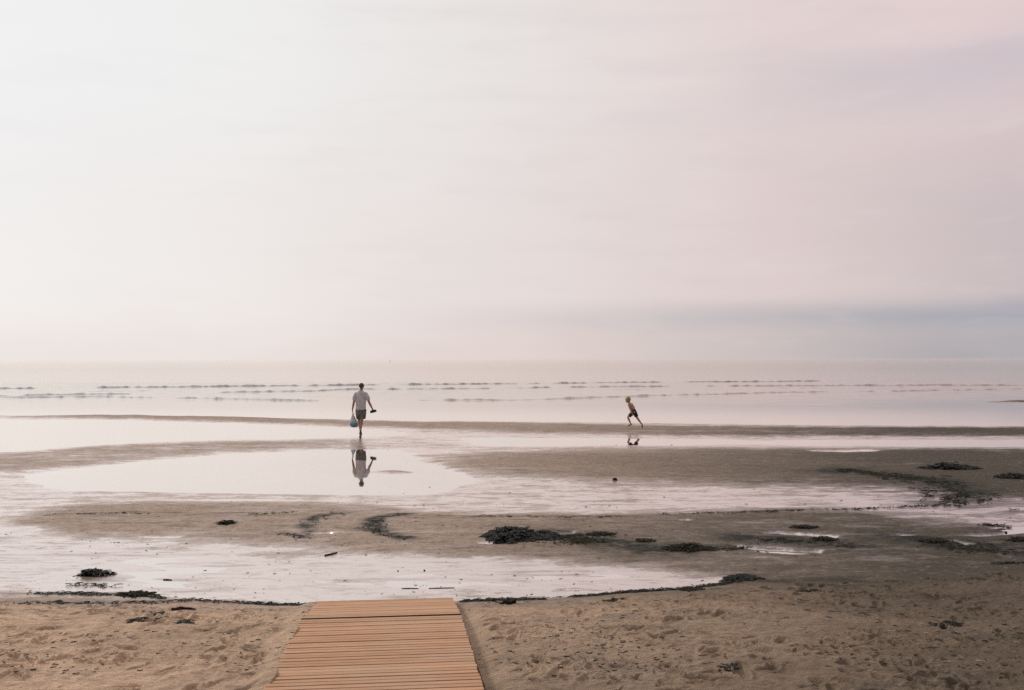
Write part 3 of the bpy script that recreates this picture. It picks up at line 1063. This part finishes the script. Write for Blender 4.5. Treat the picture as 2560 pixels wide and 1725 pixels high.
heap(1510, 1560, 1506, 1516, .015, 60, 'dry weed scrap on the beach right of the log', 4.11, mt=WEED2, sw=.014, ln=.06, group='weed scraps on the dry beach', z=.12)


# small scattered bits: nobody could count them
def fragments():
    V_, F_ = [], []
    for i in range(9000):
        k = random.random()
        if k < .12:      # wet mirror flat
            px, py = random.uniform(-300, 1900), random.uniform(1350, 1505)
            z = 0
        elif k < .24:
            px, py = random.uniform(0, 2700), random.uniform(1255, 1400)
            z = 0
        elif k < .28:
            px, py = random.uniform(900, 2700), random.uniform(1110, 1290)
            z = 0
        else:
            px, py = random.uniform(-300, 2900), random.uniform(1490, 1740)
            z = .25
        p = ground(px, py, z)
        if beside_boards(p.x, p.y) < .02 and p.y < bw_far.y + .1:
            continue
        dn = mnoise.noise(Vector((p.x * .8, p.y * .5, 5.0)))
        if random.random() > .45 + dn * 1.2:
            continue
        tz = terrain_z(p.x, p.y)
        sc = random.choice((.25, .3, .35, .4, .5, .6, .9, 1.3)) * (1.0 if k > .28 else .7)
        ribbon(V_, F_, (p.x, p.y, max(tz, 0 if z == 0 else tz) + .001), random.gauss(0, .7), .045 * sc * (p.y / 12) ** .5, .013 * sc * (p.y / 12) ** .5, .001, .4)
    return V_, F_


V_, F_ = fragments()
weed_object('seaweed_fragments', V_, F_, WEED, 'tiny dark shreds of seaweed scattered over the flat and the beach', 'seaweed', None, 'stuff')


# bent grass and straw bits, paler
def straws():
    V_, F_ = [], []
    for i in range(420):
        px, py = random.uniform(-200, 2760), random.uniform(1520, 1740)
        p = ground(px, py, .3)
        if beside_boards(p.x, p.y) < .02:
            continue
        ribbon(V_, F_, (p.x, p.y, terrain_z(p.x, p.y) + .002), random.uniform(-.8, .8), random.uniform(.02, .09), random.uniform(.002, .005), random.uniform(0, .01), .25)
    return V_, F_


V_, F_ = straws()
weed_object('straw_bits', V_, F_, simple('straw', (.45, .36, .22), (.60, .50, .34), 30, .8), 'pale bits of straw and stalk strewn over the dry sand', 'straw', None, 'stuff')


# driftwood
def drift(name, pts, radii, label, z, group=None, seed=0):
    P_ = [ground(a, b, z) for a, b in pts]
    V_, F_ = [], []
    nr = 12
    cs = []
    sub = 6
    for i in range(len(P_) - 1):
        for k in range(sub):
            t = k / sub
            cs.append((P_[i].lerp(P_[i + 1], t), radii[i] * (1 - t) + radii[i + 1] * t))
    cs.append((P_[-1], radii[-1]))
    c0, r0 = cs[0]
    c1, r1 = cs[-1]
    d0 = (cs[1][0] - c0).normalized()
    d1 = (c1 - cs[-2][0]).normalized()
    cs = [(c0 - d0 * r0 * .3, r0 * .05), (c0 - d0 * r0 * .22, r0 * .7)] + cs + [(c1 + d1 * r1 * .22, r1 * .7), (c1 + d1 * r1 * .3, r1 * .05)]
    for i, (c, r) in enumerate(cs):
        d = (cs[min(i + 1, len(cs) - 1)][0] - cs[max(i - 1, 0)][0]).normalized()
        s = Vector((-d.y, d.x, 0))
        gz = terrain_z(c.x, c.y) + max(r for _, r in cs) * .6
        for j in range(nr):
            a = 2 * math.pi * j / nr
            k = 1 + .25 * mnoise.noise(Vector((i * .7 + seed, math.cos(a) * 1.5, math.sin(a) * 1.5)))
            p = Vector((c.x, c.y, gz)) + s * math.cos(a) * r * k + Vector((0, 0, math.sin(a) * r * k))
            V_.append(p)
    for i in range(len(cs) - 1):
        for j in range(nr):
            F_.append((i * nr + j, i * nr + (j + 1) % nr, (i + 1) * nr + (j + 1) % nr, (i + 1) * nr + j))
    o = weed_object(name, V_, F_, PEAT, label, 'driftwood', group)
    o.data.polygons.foreach_set('use_smooth', np.ones(len(o.data.polygons), dtype=bool))
    return o


drift('driftwood_log', [(1233, 1518), (1260, 1518.5), (1289, 1519)], (.026, .03, .028), 'short thick black driftwood log on the sand right of the boardwalk end', .06, seed=1)
drift('driftwood_stick', [(430, 1540), (455, 1534), (472, 1531), (490, 1531)], (.014, .02, .012, .006), 'bent dark driftwood stick above the dug patch on the left beach', .12, 'driftwood sticks', 2)
drift('driftwood_stick', [(1004, 1472), (1022, 1471.5), (1046, 1471.5)], (.003, .005, .003), 'left of two thin straight sticks on the wet flat just beyond the boardwalk', .0, 'driftwood sticks', 3)
drift('driftwood_stick', [(1072, 1471), (1100, 1470.5), (1136, 1470)], (.003, .005, .003), 'right of two thin straight sticks on the wet flat just beyond the boardwalk', .0, 'driftwood sticks', 4)
drift('driftwood_stick', [(812, 1391), (828, 1388), (843, 1385)], (.010, .012, .007), 'thin twig lying slantwise at the lower edge of the tan sandbar', .0, 'driftwood sticks', 5)
drift('driftwood_stick', [(408, 1450), (418, 1450), (430, 1451)], (.005, .008, .005), 'short thin stick on the wet flat at left above the strand lines', .0, 'driftwood sticks', 6)


# a few stones on the flat
def stone(px, py, r, label, z=0.0):
    p = ground(px, py, z)
    bm = bmesh.new()
    bmesh.ops.create_icosphere(bm, subdivisions=3, radius=r)
    for v in bm.verts:
        v.co *= 1 + .25 * mnoise.noise(v.co * (1.6 / r) + Vector((px, py, 0)))
        v.co.z *= .7
    o = bm_obj('stone', bm, PEAT, None, True)
    o.location = (p.x, p.y, terrain_z(p.x, p.y) + r * .35)
    tag(o, label, 'stone', 'small stones')


stone(1537, 1204, .05, 'single small dark stone at the lower edge of the broad dark sandbar')
stone(2515, 1332, .02, 'small dark stone in the grey pool near the right edge')
stone(1061, 1427, .013, 'small dark pebble on the wet flat above the pair of thin sticks')
stone(995, 1428, .010, 'smaller dark pebble on the wet flat left of the other pebble')


# ------------------------------------------------------------------ people
def tube(bm, pts, radii, flat=1.0, ref=None, seg=14, caps=True):
    """lofted limb; radii may be numbers or (side, front) pairs"""
    rings = []
    pts = [Vector(p) for p in pts]
    rr = [(r, r * flat) if not isinstance(r, tuple) else r for r in radii]
    # rounded ends
    if caps:
        d0 = (pts[0] - pts[1]).normalized()
        d1 = (pts[-1] - pts[-2]).normalized()
        m0 = min(rr[0])
        m1 = min(rr[-1])
        pts = [pts[0] + d0 * m0 * .95, pts[0] + d0 * m0 * .6] + pts + [pts[-1] + d1 * m1 * .6, pts[-1] + d1 * m1 * .95]
        rr = [(rr[0][0] * .3, rr[0][1] * .3), (rr[0][0] * .78, rr[0][1] * .78)] + rr + [(rr[-1][0] * .78, rr[-1][1] * .78), (rr[-1][0] * .3, rr[-1][1] * .3)]
    ref = Vector(ref) if ref else Vector((1, 0, 0))
    for i, p in enumerate(pts):
        d = (pts[min(i + 1, len(pts) - 1)] - pts[max(i - 1, 0)]).normalized()
        s = (ref - d * ref.dot(d))
        if s.length < 1e-3:
            s = Vector((0, 1, 0)) - d * d.y
        s.normalize()
        f = d.cross(s)
        rings.append([bm.verts.new(p + s * math.cos(2 * math.pi * k / seg) * rr[i][0] + f * math.sin(2 * math.pi * k / seg) * rr[i][1]) for k in range(seg)])
    for a, b in zip(rings[:-1], rings[1:]):
        for k in range(seg):
            bm.faces.new((a[k], a[(k + 1) % seg], b[(k + 1) % seg], b[k]))
    bm.faces.new(rings[0][::-1])
    bm.faces.new(rings[-1])


def ball(bm, c, rx, ry, rz, sub=3):
    r = bmesh.ops.create_icosphere(bm, subdivisions=sub, radius=1)
    bmesh.ops.scale(bm, vec=(rx, ry, rz), verts=r['verts'])
    bmesh.ops.translate(bm, vec=c, verts=r['verts'])


def fuse(name, bm, mt, parent, voxel=.008, smooth=4, disp=None):
    bmesh.ops.recalc_face_normals(bm, faces=bm.faces)
    me = bpy.data.meshes.new(name + '_tmp')
    bm.to_mesh(me)
    bm.free()
    o = bpy.data.objects.new(name + '_tmp', me)
    COL.objects.link(o)
    md = o.modifiers.new('r', 'REMESH')
    md.mode = 'VOXEL'
    md.voxel_size = voxel
    ms = o.modifiers.new('s', 'SMOOTH')
    ms.factor = .5
    ms.iterations = smooth
    dg = bpy.context.evaluated_depsgraph_get()
    dg.update()
    nm = bpy.data.meshes.new_from_object(o.evaluated_get(dg))
    bpy.data.objects.remove(o)
    bpy.data.meshes.remove(me)
    nm.name = name
    if disp:
        for v in nm.vertices:
            v.co += v.normal * disp(v.co)
    return link(name, nm, mt, parent, True)


def hand(bm, wrist, direction, palm_n, side, curl, s=1.0):
    """palm and five bent fingers. direction: from wrist to knuckles; palm_n: the way the palm faces; side: towards the thumb"""
    W = Vector(wrist)
    d = Vector(direction).normalized()
    n = Vector(palm_n)
    n = (n - d * n.dot(d)).normalized()
    t = Vector(side)
    t = (t - d * t.dot(d) - n * t.dot(n)).normalized()
    tube(bm, [W, W + d * .05 * s, W + d * .09 * s], [(.028 * s, .019 * s), (.040 * s, .017 * s), (.040 * s, .014 * s)], ref=t, seg=12)
    lens = [(.030, .045, .026, .020), (.010, .050, .030, .022), (-.010, .046, .028, .021), (-.029, .036, .021, .018)]
    for off, a, b, c in lens:
        p = W + d * (.092 * s) + t * off * s
        ang = curl * .8
        pts = [p]
        for L, k in ((a, 1.0), (b, 1.9), (c, 2.6)):
            dd = d * math.cos(ang * k) + n * math.sin(ang * k)
            pts.append(pts[-1] + dd * L * s)
        tube(bm, pts, [.0095 * s, .0088 * s, .008 * s, .007 * s], seg=8)
    p = W + d * .03 * s + t * .030 * s
    q = p + (d * .6 + t * .65 + n * .35).normalized() * .042 * s
    r = q + (d * .75 + t * .0 + n * .75).normalized() * .032 * s
    u = r + (d * .55 - t * .45 + n * .7).normalized() * .026 * s
    tube(bm, [p, q, r, u], [.013 * s, .011 * s, .0095 * s, .008 * s], seg=8)


def head_shape(bm, c, s=1.0, yaw=0.0, pitch=0.0):
    """skull with jaw, nose, brow and ears; faces +Y before turning"""
    M = Matrix.Translation(c) @ Matrix.Rotation(yaw, 4, 'Z') @ Matrix.Rotation(pitch, 4, 'X')
    tmp = bmesh.new()
    ball(tmp, (0, -.008 * s, .022 * s), .077 * s, .096 * s, .093 * s)
    tube(tmp, [(0, .035 * s, .01 * s), (0, .045 * s, -.05 * s), (0, .050 * s, -.092 * s)], [(.062 * s, .05 * s), (.052 * s, .042 * s), (.030 * s, .026 * s)])
    tube(tmp, [(0, .086 * s, .012 * s), (0, .104 * s, -.028 * s)], [.008 * s, .014 * s], seg=8)
    tube(tmp, [(-.04 * s, .078 * s, .026 * s), (.04 * s, .078 * s, .026 * s)], [.012 * s, .012 * s], ref=(0, 0, 1), seg=8)
    tube(tmp, [(-.022 * s, .083 * s, -.052 * s), (.022 * s, .083 * s, -.052 * s)], [.008 * s, .008 * s], ref=(0, 0, 1), seg=8)
    for sx in (-1, 1):
        tube(tmp, [(sx * .079 * s, -.004 * s, -.022 * s), (sx * .088 * s, -.010 * s, .002 * s), (sx * .087 * s, -.014 * s, .024 * s)], [(.007 * s, .010 * s), (.008 * s, .016 * s), (.008 * s, .014 * s)], seg=8)
    bmesh.ops.transform(tmp, matrix=M, verts=tmp.verts)
    me = bpy.data.meshes.new('h')
    tmp.to_mesh(me)
    tmp.free()
    bm.from_mesh(me)
    bpy.data.meshes.remove(me)
    return M


def eyes(parent, M, s):
    for sx in (-1, 1):
        bm = bmesh.new()
        bmesh.ops.create_icosphere(bm, subdivisions=2, radius=.011 * s)
        bmesh.ops.transform(bm, matrix=M @ Matrix.Translation((sx * .031 * s, .078 * s, .004 * s)), verts=bm.verts)
        bm_obj('eye', bm, EYE, parent, True)


def shoe(parent, heel, toe, upn, s=1.0, name='shoe', mt=None):
    """low dark slip-on: sole slab and a rounded upper with an opening"""
    heel, toe = Vector(heel), Vector(toe)
    d = (toe - heel)
    L = d.length
    d.normalize()
    u = Vector(upn)
    u = (u - d * u.dot(d)).normalized()
    r = d.cross(u)
    bm = bmesh.new()
    P_ = lambda a, h: heel + d * (a * L) + u * (h * s)
    tube(bm, [P_(.06, .010), P_(.3, .010), P_(.55, .010), P_(.78, .010), P_(.93, .012)], [(.032 * s, .011 * s), (.036 * s, .011 * s), (.041 * s, .011 * s), (.046 * s, .011 * s), (.034 * s, .011 * s)], ref=r, seg=16)
    tube(bm, [P_(.09, .040), P_(.28, .040), P_(.5, .042), P_(.7, .034), P_(.88, .024)], [(.030 * s, .030 * s), (.033 * s, .034 * s), (.037 * s, .034 * s), (.042 * s, .026 * s), (.034 * s, .016 * s)], ref=r, seg=16)
    return fuse(name, bm, mt or SHOE, parent, .006, 3)


SKIN = simple('skin', (.42, .225, .150), (.34, .170, .110), 14, .55, 0, .35)
SKIN2 = simple('tanned_skin', (.50, .27, .17), (.42, .21, .13), 14, .55, 0, .35)
HAIR = simple('brown_hair', (.060, .036, .024), (.10, .06, .038), 60, .7)
BLOND = simple('blond_hair', (.42, .29, .15), (.24, .16, .08), 60, .65)
SHOE = simple('dark_shoe', (.016, .013, .013), (.035, .028, .027), 20, .6)
EYE = simple('eye_white', (.6, .58, .55), (.5, .48, .45), 40, .3)
BLACK = simple('black_swim_cloth', (.010, .014, .016), (.020, .026, .028), 20, .7)


def shirt_material():
    mt, t, bs, out = mat('grey_shirt')
    tcn = t.new('ShaderNodeTexCoord')
    ob = tcn.outputs['Object']
    n = t.noise(ob, 9, 4, .6)
    c = t.mix(t.smooth(n, .35, .65), (.62, .565, .56, 1), (.47, .43, .435, 1))
    # faded print on the back
    sp = t.new('ShaderNodeSeparateXYZ')
    t.l.new(ob, sp.inputs[0])
    pr = t.noise(t.mapping(ob, (1, 1, 1.6)), 26, 2, .5, 1.5)
    inside = t.math('MULTIPLY', t.smooth(sp.outputs[2], 1.06, 1.12), t.smooth(sp.outputs[2], 1.40, 1.34))
    inside = t.math('MULTIPLY', inside, t.smooth(t.math('ABSOLUTE', sp.outputs[0]), .14, .10))
    c = t.mix(t.math('MULTIPLY', t.math('MULTIPLY', t.smooth(pr, .5, .6), inside), .45), c, (.80, .75, .74, 1))
    t.put(bs.inputs['Base Color'], c)
    bs.inputs['Roughness'].default_value = .85
    return mt


def shorts_material():
    mt, t, bs, out = mat('green_grey_shorts')
    tcn = t.new('ShaderNodeTexCoord')
    ob = tcn.outputs['Object']
    a = t.noise(ob, 13, 2, .5, .6)
    b = t.noise(ob, 22, 2, .5, .3)
    c = t.mix(t.smooth(a, .45, .52), (.105, .110, .088, 1), (.190, .185, .155, 1))
    c = t.mix(t.smooth(b, .55, .60), c, (.045, .055, .050, 1))
    t.put(bs.inputs['Base Color'], c)
    bs.inputs['Roughness'].default_value = .85
    return mt


def crease(amp, sx=18, sz=7, seed=0):
    return lambda c: amp * (mnoise.noise(Vector((c.x * sx, c.y * sx, c.z * sz + seed))) + .5 * mnoise.noise(Vector((c.x * sx * 2.3, c.y * sx * 2, c.z * sz * 2.6 + seed))))


# --- the man, walking away from us
mp = ground(902, 1087)
man_bm = bmesh.new()
tube(man_bm, [(0, 0, .84), (0, .0, .92), (0, .005, 1.04), (0, .005, 1.22), (0, -.005, 1.36), (0, -.01, 1.44)],
     [(.155, .110), (.158, .112), (.140, .098), (.165, .108), (.178, .098), (.130, .072)])
tube(man_bm, [(0, -.01, 1.42), (.008, 0, 1.50), (.018, .012, 1.57)], [(.090, .070), (.060, .060), (.058, .060)])
Mh = head_shape(man_bm, (.022, .022, 1.655), 1.02, -.10, -.12)
LSH, LEL, LWR = Vector((-.185, -.005, 1.40)), Vector((-.237, -.045, 1.10)), Vector((-.292, .035, .865))
RSH, REL, RWR = Vector((.190, -.005, 1.40)), Vector((.295, -.055, 1.115)), Vector((.395, -.02, .905))
for a, b, c in ((LSH, LEL, LWR), (RSH, REL, RWR)):
    tube(man_bm, [a, a.lerp(b, .35), b, b.lerp(c, .3), c], [.058, .052, .041, .041, .027])
hand(man_bm, LWR, (-.05, .05, -1), (.9, .3, 0), (0, 1, 0), .85)
hand(man_bm, RWR, (.25, .25, -1), (-.9, .5, 0), (.3, 1, 0), .75)
# left leg forward, right leg pushing off
LH, LK, LA = Vector((-.085, .01, .86)), Vector((-.085, .22, .49)), Vector((-.060, .36, .085))
RH, RK, RA = Vector((.080, 0, .86)), Vector((.020, .01, .475)), Vector((.022, -.235, .155))
for a, b, c in ((LH, LK, LA), (RH, RK, RA)):
    tube(man_bm, [a, a.lerp(b, .5), b, b.lerp(c, .28), b.lerp(c, .6), c], [.092, .078, .056, .058, .046, .034])
tube(man_bm, [LA + Vector((0, -.03, -.03)), LA + Vector((0, .06, -.045)), LA + Vector((-.01, .17, -.062))], [(.032, .030), (.040, .026), (.040, .014)])
tube(man_bm, [RA + Vector((.004, -.02, -.02)), RA + Vector((-.006, .05, -.075)), RA + Vector((-.02, .12, -.135))], [(.032, .030), (.040, .026), (.040, .014)])
man = fuse('person', man_bm, SKIN, None, .0075, 3)
man.location = (mp.x, mp.y, .0)
tag(man, 'man in a grey t-shirt and camouflage shorts walking away through shallow water with a bag', 'person')
eyes(man, Mh, 1.02)
# hair: short crop over the crown and down the back
bm = bmesh.new()
ball(bm, (0, -.016, .036), .0835, .0985, .0905)
tube(bm, [(0, -.070, .02), (0, -.066, -.04)], [(.062, .034), (.046, .024)])
bmesh.ops.transform(bm, matrix=Mh @ Matrix.Scale(1.02, 4), verts=bm.verts)
hairo = fuse('hair', bm, HAIR, man, .006, 2, crease(.004, 60, 60))
# t-shirt
bm = bmesh.new()
tube(bm, [(0, 0, .885), (0, 0, .93), (0, .0, 1.05), (0, .0, 1.22), (0, -.008, 1.37), (0, -.01, 1.455)],
     [(.182, .140), (.181, .138), (.176, .130), (.188, .130), (.200, .112), (.135, .082)])
tube(bm, [(0, -.01, 1.44), (.005, -.004, 1.50)], [(.120, .080), (.072, .066)])
for a, b, k in ((LSH, LEL, .56), (RSH, REL, .54)):
    tube(bm, [a + Vector((-.02 if a.x > 0 else .02, 0, .006)), a.lerp(b, .3), a.lerp(b, k)], [.066, .074, .080], caps=True)
shirt = fuse('shirt', bm, shirt_material(), man, .009, 3, crease(.007))
# shorts
bm = bmesh.new()
tube(bm, [(0, 0, .80), (0, 0, .90), (0, .002, .98)], [(.172, .125), (.172, .130), (.160, .118)])
tube(bm, [LH + Vector((-.005, 0, .02)), LH.lerp(LK, .5) + Vector((-.005, 0, 0)), LH.lerp(LK, .80)], [.104, .102, .102], caps=False)
tube(bm, [RH + Vector((.010, 0, .02)), RH.lerp(RK, .5) + Vector((.025, 0, 0)), RH.lerp(RK, .80) + Vector((.030, 0, 0))], [.104, .106, .106], caps=False)
shorts = fuse('shorts', bm, shorts_material(), man, .009, 3, crease(.006, 14, 9, 4))
shoe(man, LA + Vector((.0, -.06, -.085)), LA + Vector((-.015, .205, -.085)), (0, 0, 1))
shoe(man, RA + Vector((.012, -.075, -.03)), RA + Vector((-.025, .125, -.150)), (0, .5, .85))

# --- the plastic bag he carries
hc = Vector((mp.x, mp.y, 0)) + LWR + Vector((.012, .02, -.115))
bag = empty('plastic_bag', (hc.x, hc.y, hc.z - .50))
tag(bag, 'half full white and blue plastic carrier bag hanging from the left hand of the man', 'bag')


def bag_material():
    mt, t, bs, out = mat('thin_plastic')
    tcn = t.new('ShaderNodeTexCoord')
    ob = tcn.outputs['Object']
    sp = t.new('ShaderNodeSeparateXYZ')
    t.l.new(ob, sp.inputs[0])
    n = t.noise(ob, 11, 4, .6, .5)
    k = t.smooth(t.math('MULTIPLY_ADD', n, .20, sp.outputs[2]), .36, .18)
    c = t.mix(k, (.60, .60, .60, 1), (.12, .24, .31, 1))
    c = t.mix(t.math('MULTIPLY', t.smooth(n, .5, .62), .45), c, (.05, .09, .13, 1))
    t.put(bs.inputs['Base Color'], c)
    bs.inputs['Roughness'].default_value = .32
    return mt


BAGM = bag_material()
bm = bmesh.new()
lv = [(0, .0), (.012, .10), (.05, .135), (.12, .142), (.20, .125), (.28, .098), (.36, .062), (.42, .034), (.45, .022)]
rg = []
sg = 44
for zz, r in lv:
    rg.append([])
    for k in range(sg):
        a = 2 * math.pi * k / sg
        wv = 1 + .13 * mnoise.noise(Vector((math.cos(a) * 2.2, math.sin(a) * 2.2, zz * 6))) + .05 * math.sin(a * 7 + zz * 9) * min(1, zz * 4)
        rg[-1].append(bm.verts.new((math.cos(a) * max(r, .001) * wv + .035 * (1 - zz / .45), math.sin(a) * max(r, .001) * .72 * wv, zz + .008 * mnoise.noise(Vector((a, zz * 8, 2))))))
for a, b in zip(rg[:-1], rg[1:]):
    for k in range(sg):
        bm.faces.new((a[k], a[(k + 1) % sg], b[(k + 1) % sg], b[k]))
bm_obj('bag_body', bm, BAGM, bag, True)
for sx in (-1, 1):
    bm = bmesh.new()
    tube(bm, [(sx * .020, 0, .43), (sx * .014, 0, .475), (sx * .004, .0, .502), (-sx * .004, .006, .495)], [(.014, .004), (.010, .006), (.008, .006), (.008, .006)], seg=8)
    bm_obj('handle', bm, BAGM, bag, True)

# --- the pair of shoes in his right hand
rc = Vector((mp.x, mp.y, 0)) + RWR + Vector((.02, .02, -.115))
pair = empty('shoes', rc)
tag(pair, 'pair of dark shoes dangling from the right hand of the man', 'shoes')
shoe(pair, (-.085, .01, -.055), (.135, .03, .000), (-.25, .0, .95), .95)
shoe(pair, (-.065, -.05, -.025), (.145, -.03, .045), (-.25, -.2, .9), .95)

# --- the running boy
bp = ground(1585, 1072, .03)
bz = terrain_z(bp.x + .30, bp.y + .05)
boy_bm = bmesh.new()
hipc = Vector((0, 0, .60))
neck = Vector((-.165, .0, .90))
ref = Vector((.55, .83, 0))       # across the shoulders: he turns his back partly to us
tube(boy_bm, [hipc + Vector((.005, 0, -.03)), (-.02, 0, .66), (-.065, 0, .75), (-.115, 0, .84), (-.148, 0, .89)],
     [(.098, .078), (.092, .070), (.105, .076), (.115, .070), (.070, .050)], ref=ref)
tube(boy_bm, [(-.145, 0, .875), (-.175, 0, .925), (-.195, 0, .97)], [(.055, .045), (.040, .040), (.040, .040)], ref=ref)
# faces left and slightly away
Mb = head_shape(boy_bm, (-.218, .005, 1.025), .92, math.radians(68), -.10)
nS = Vector((-.205, -.085, .865))
fS = Vector((-.065, .085, .880))
nE, nW = Vector((-.150, -.125, .690)), Vector((-.095, -.130, .575))
fE, fW = Vector((.030, .120, .740)), Vector((-.045, .16, .62))
tube(boy_bm, [nS, nS.lerp(nE, .5), nE, nE.lerp(nW, .4), nW], [.036, .032, .027, .026, .019])
tube(boy_bm, [fS, fS.lerp(fE, .5), fE, fE.lerp(fW, .4), fW], [.036, .032, .027, .026, .019])
hand(boy_bm, nW, (.45, 0, -.85), (0, 1, 0), (-1, 0, -.2), .7, .72)
hand(boy_bm, fW, (-.6, 0, -.75), (0, -1, 0), (-1, 0, .2), .7, .72)
nH, nK, nA = Vector((-.020, -.055, .585)), Vector((-.232, -.075, .405)), Vector((-.125, -.070, .165))
fH, fK, fA = Vector((.030, .055, .585)), Vector((.125, .065, .375)), Vector((.285, .060, .150))
for a, b, c in ((nH, nK, nA), (fH, fK, fA)):
    tube(boy_bm, [a, a.lerp(b, .5), b, b.lerp(c, .3), b.lerp(c, .65), c], [.066, .056, .040, .041, .032, .024], ref=(0, 1, 0))
tube(boy_bm, [nA + Vector((.02, 0, -.01)), nA + Vector((-.03, 0, -.04)), nA + Vector((-.09, 0, -.08))], [(.026, .024), (.030, .020), (.028, .012)], ref=(0, 1, 0))
tube(boy_bm, [fA + Vector((.018, 0, -.005)), fA + Vector((.030, 0, -.06)), fA + Vector((.028, 0, -.120))], [(.026, .024), (.030, .020), (.028, .012)], ref=(0, 1, 0))
boy = fuse('person', boy_bm, SKIN2, None, .0065, 3)
boy.location = (bp.x, bp.y, bz)
tag(boy, 'small blond boy in black swim shorts running left along the sandbar', 'person')
eyes(boy, Mb, .98)
bm = bmesh.new()
ball(bm, (0, -.014, .040), .088, .104, .096)
tube(bm, [(0, -.072, .03), (0, -.064, -.05)], [(.070, .036), (.058, .028)])
tube(bm, [(0, .075, .075), (0, .090, .052)], [(.055, .018), (.05, .012)])
tube(bm, [(.02, -.02, .135), (.0, -.03, .150)], [(.030, .026), (.02, .018)])
bmesh.ops.transform(bm, matrix=Mb @ Matrix.Scale(.92, 4), verts=bm.verts)
fuse('hair', bm, BLOND, boy, .006, 2, crease(.006, 45, 45))
bm = bmesh.new()
tube(bm, [hipc + Vector((.008, 0, -.035)), (-.010, 0, .635), (-.022, 0, .665)], [(.108, .090), (.108, .086), (.100, .078)], ref=ref)
tube(bm, [nH, nH.lerp(nK, .4), nH.lerp(nK, .78)], [.078, .074, .066], ref=(0, 1, 0), caps=False)
tube(bm, [fH, fH.lerp(fK, .4), fH.lerp(fK, .80)], [.080, .076, .070], ref=(0, 1, 0), caps=False)
fuse('shorts', bm, BLACK, boy, .007, 3, crease(.004, 22, 14))
shoe(boy, nA + Vector((.050, 0, -.030)), nA + Vector((-.115, 0, -.105)), (.3, 0, .95), .66)
shoe(boy, fA + Vector((.045, 0, .015)), fA + Vector((.045, 0, -.150)), (-1, 0, .1), .66)

# --- far-off sail on the horizon
sp_ = ground(975, 904.5)
sb = empty('sailboat', (sp_.x, sp_.y, 0))
dist = sp_.length
tag(sb, 'tiny distant sail standing on the horizon above and right of the man', 'boat')
k = dist / F
bm = bmesh.new()
hl = k * 3.0
tube(bm, [(-hl * .5, 0, k * .2), (-hl * .2, 0, k * .15), (hl * .25, 0, k * .15), (hl * .55, 0, k * .3)], [(k * .15, k * .2), (k * .5, k * .3), (k * .45, k * .3), (k * .05, k * .1)], ref=(0, 1, 0))
HAZY = simple('far_haze_tone', (.42, .37, .36), (.46, .41, .40), 1, .8)  # haze of the distance is mixed into this pale colour
bm_obj('hull', bm, HAZY, sb, True)
bm = bmesh.new()
tube(bm, [(0, 0, k * .3), (0, 0, k * 5.5)], [k * .08, k * .05], seg=8)
bm_obj('mast', bm, HAZY, sb, True)
bm = bmesh.new()
vs = [bm.verts.new(p) for p in ((k * .1, 0, k * .8), (k * 1.1, k * .2, k * .8), (k * .1, 0, k * 5.4), (k * .1, k * .05, k * .8), (k * 1.1, k * .25, k * .8), (k * .1, k * .05, k * 5.4))]
for f in ((0, 1, 2), (3, 5, 4), (0, 3, 4, 1), (1, 4, 5, 2), (2, 5, 3, 0)):
    bm.faces.new([vs[i] for i in f])
bm_obj('sail', bm, HAZY, sb, False)
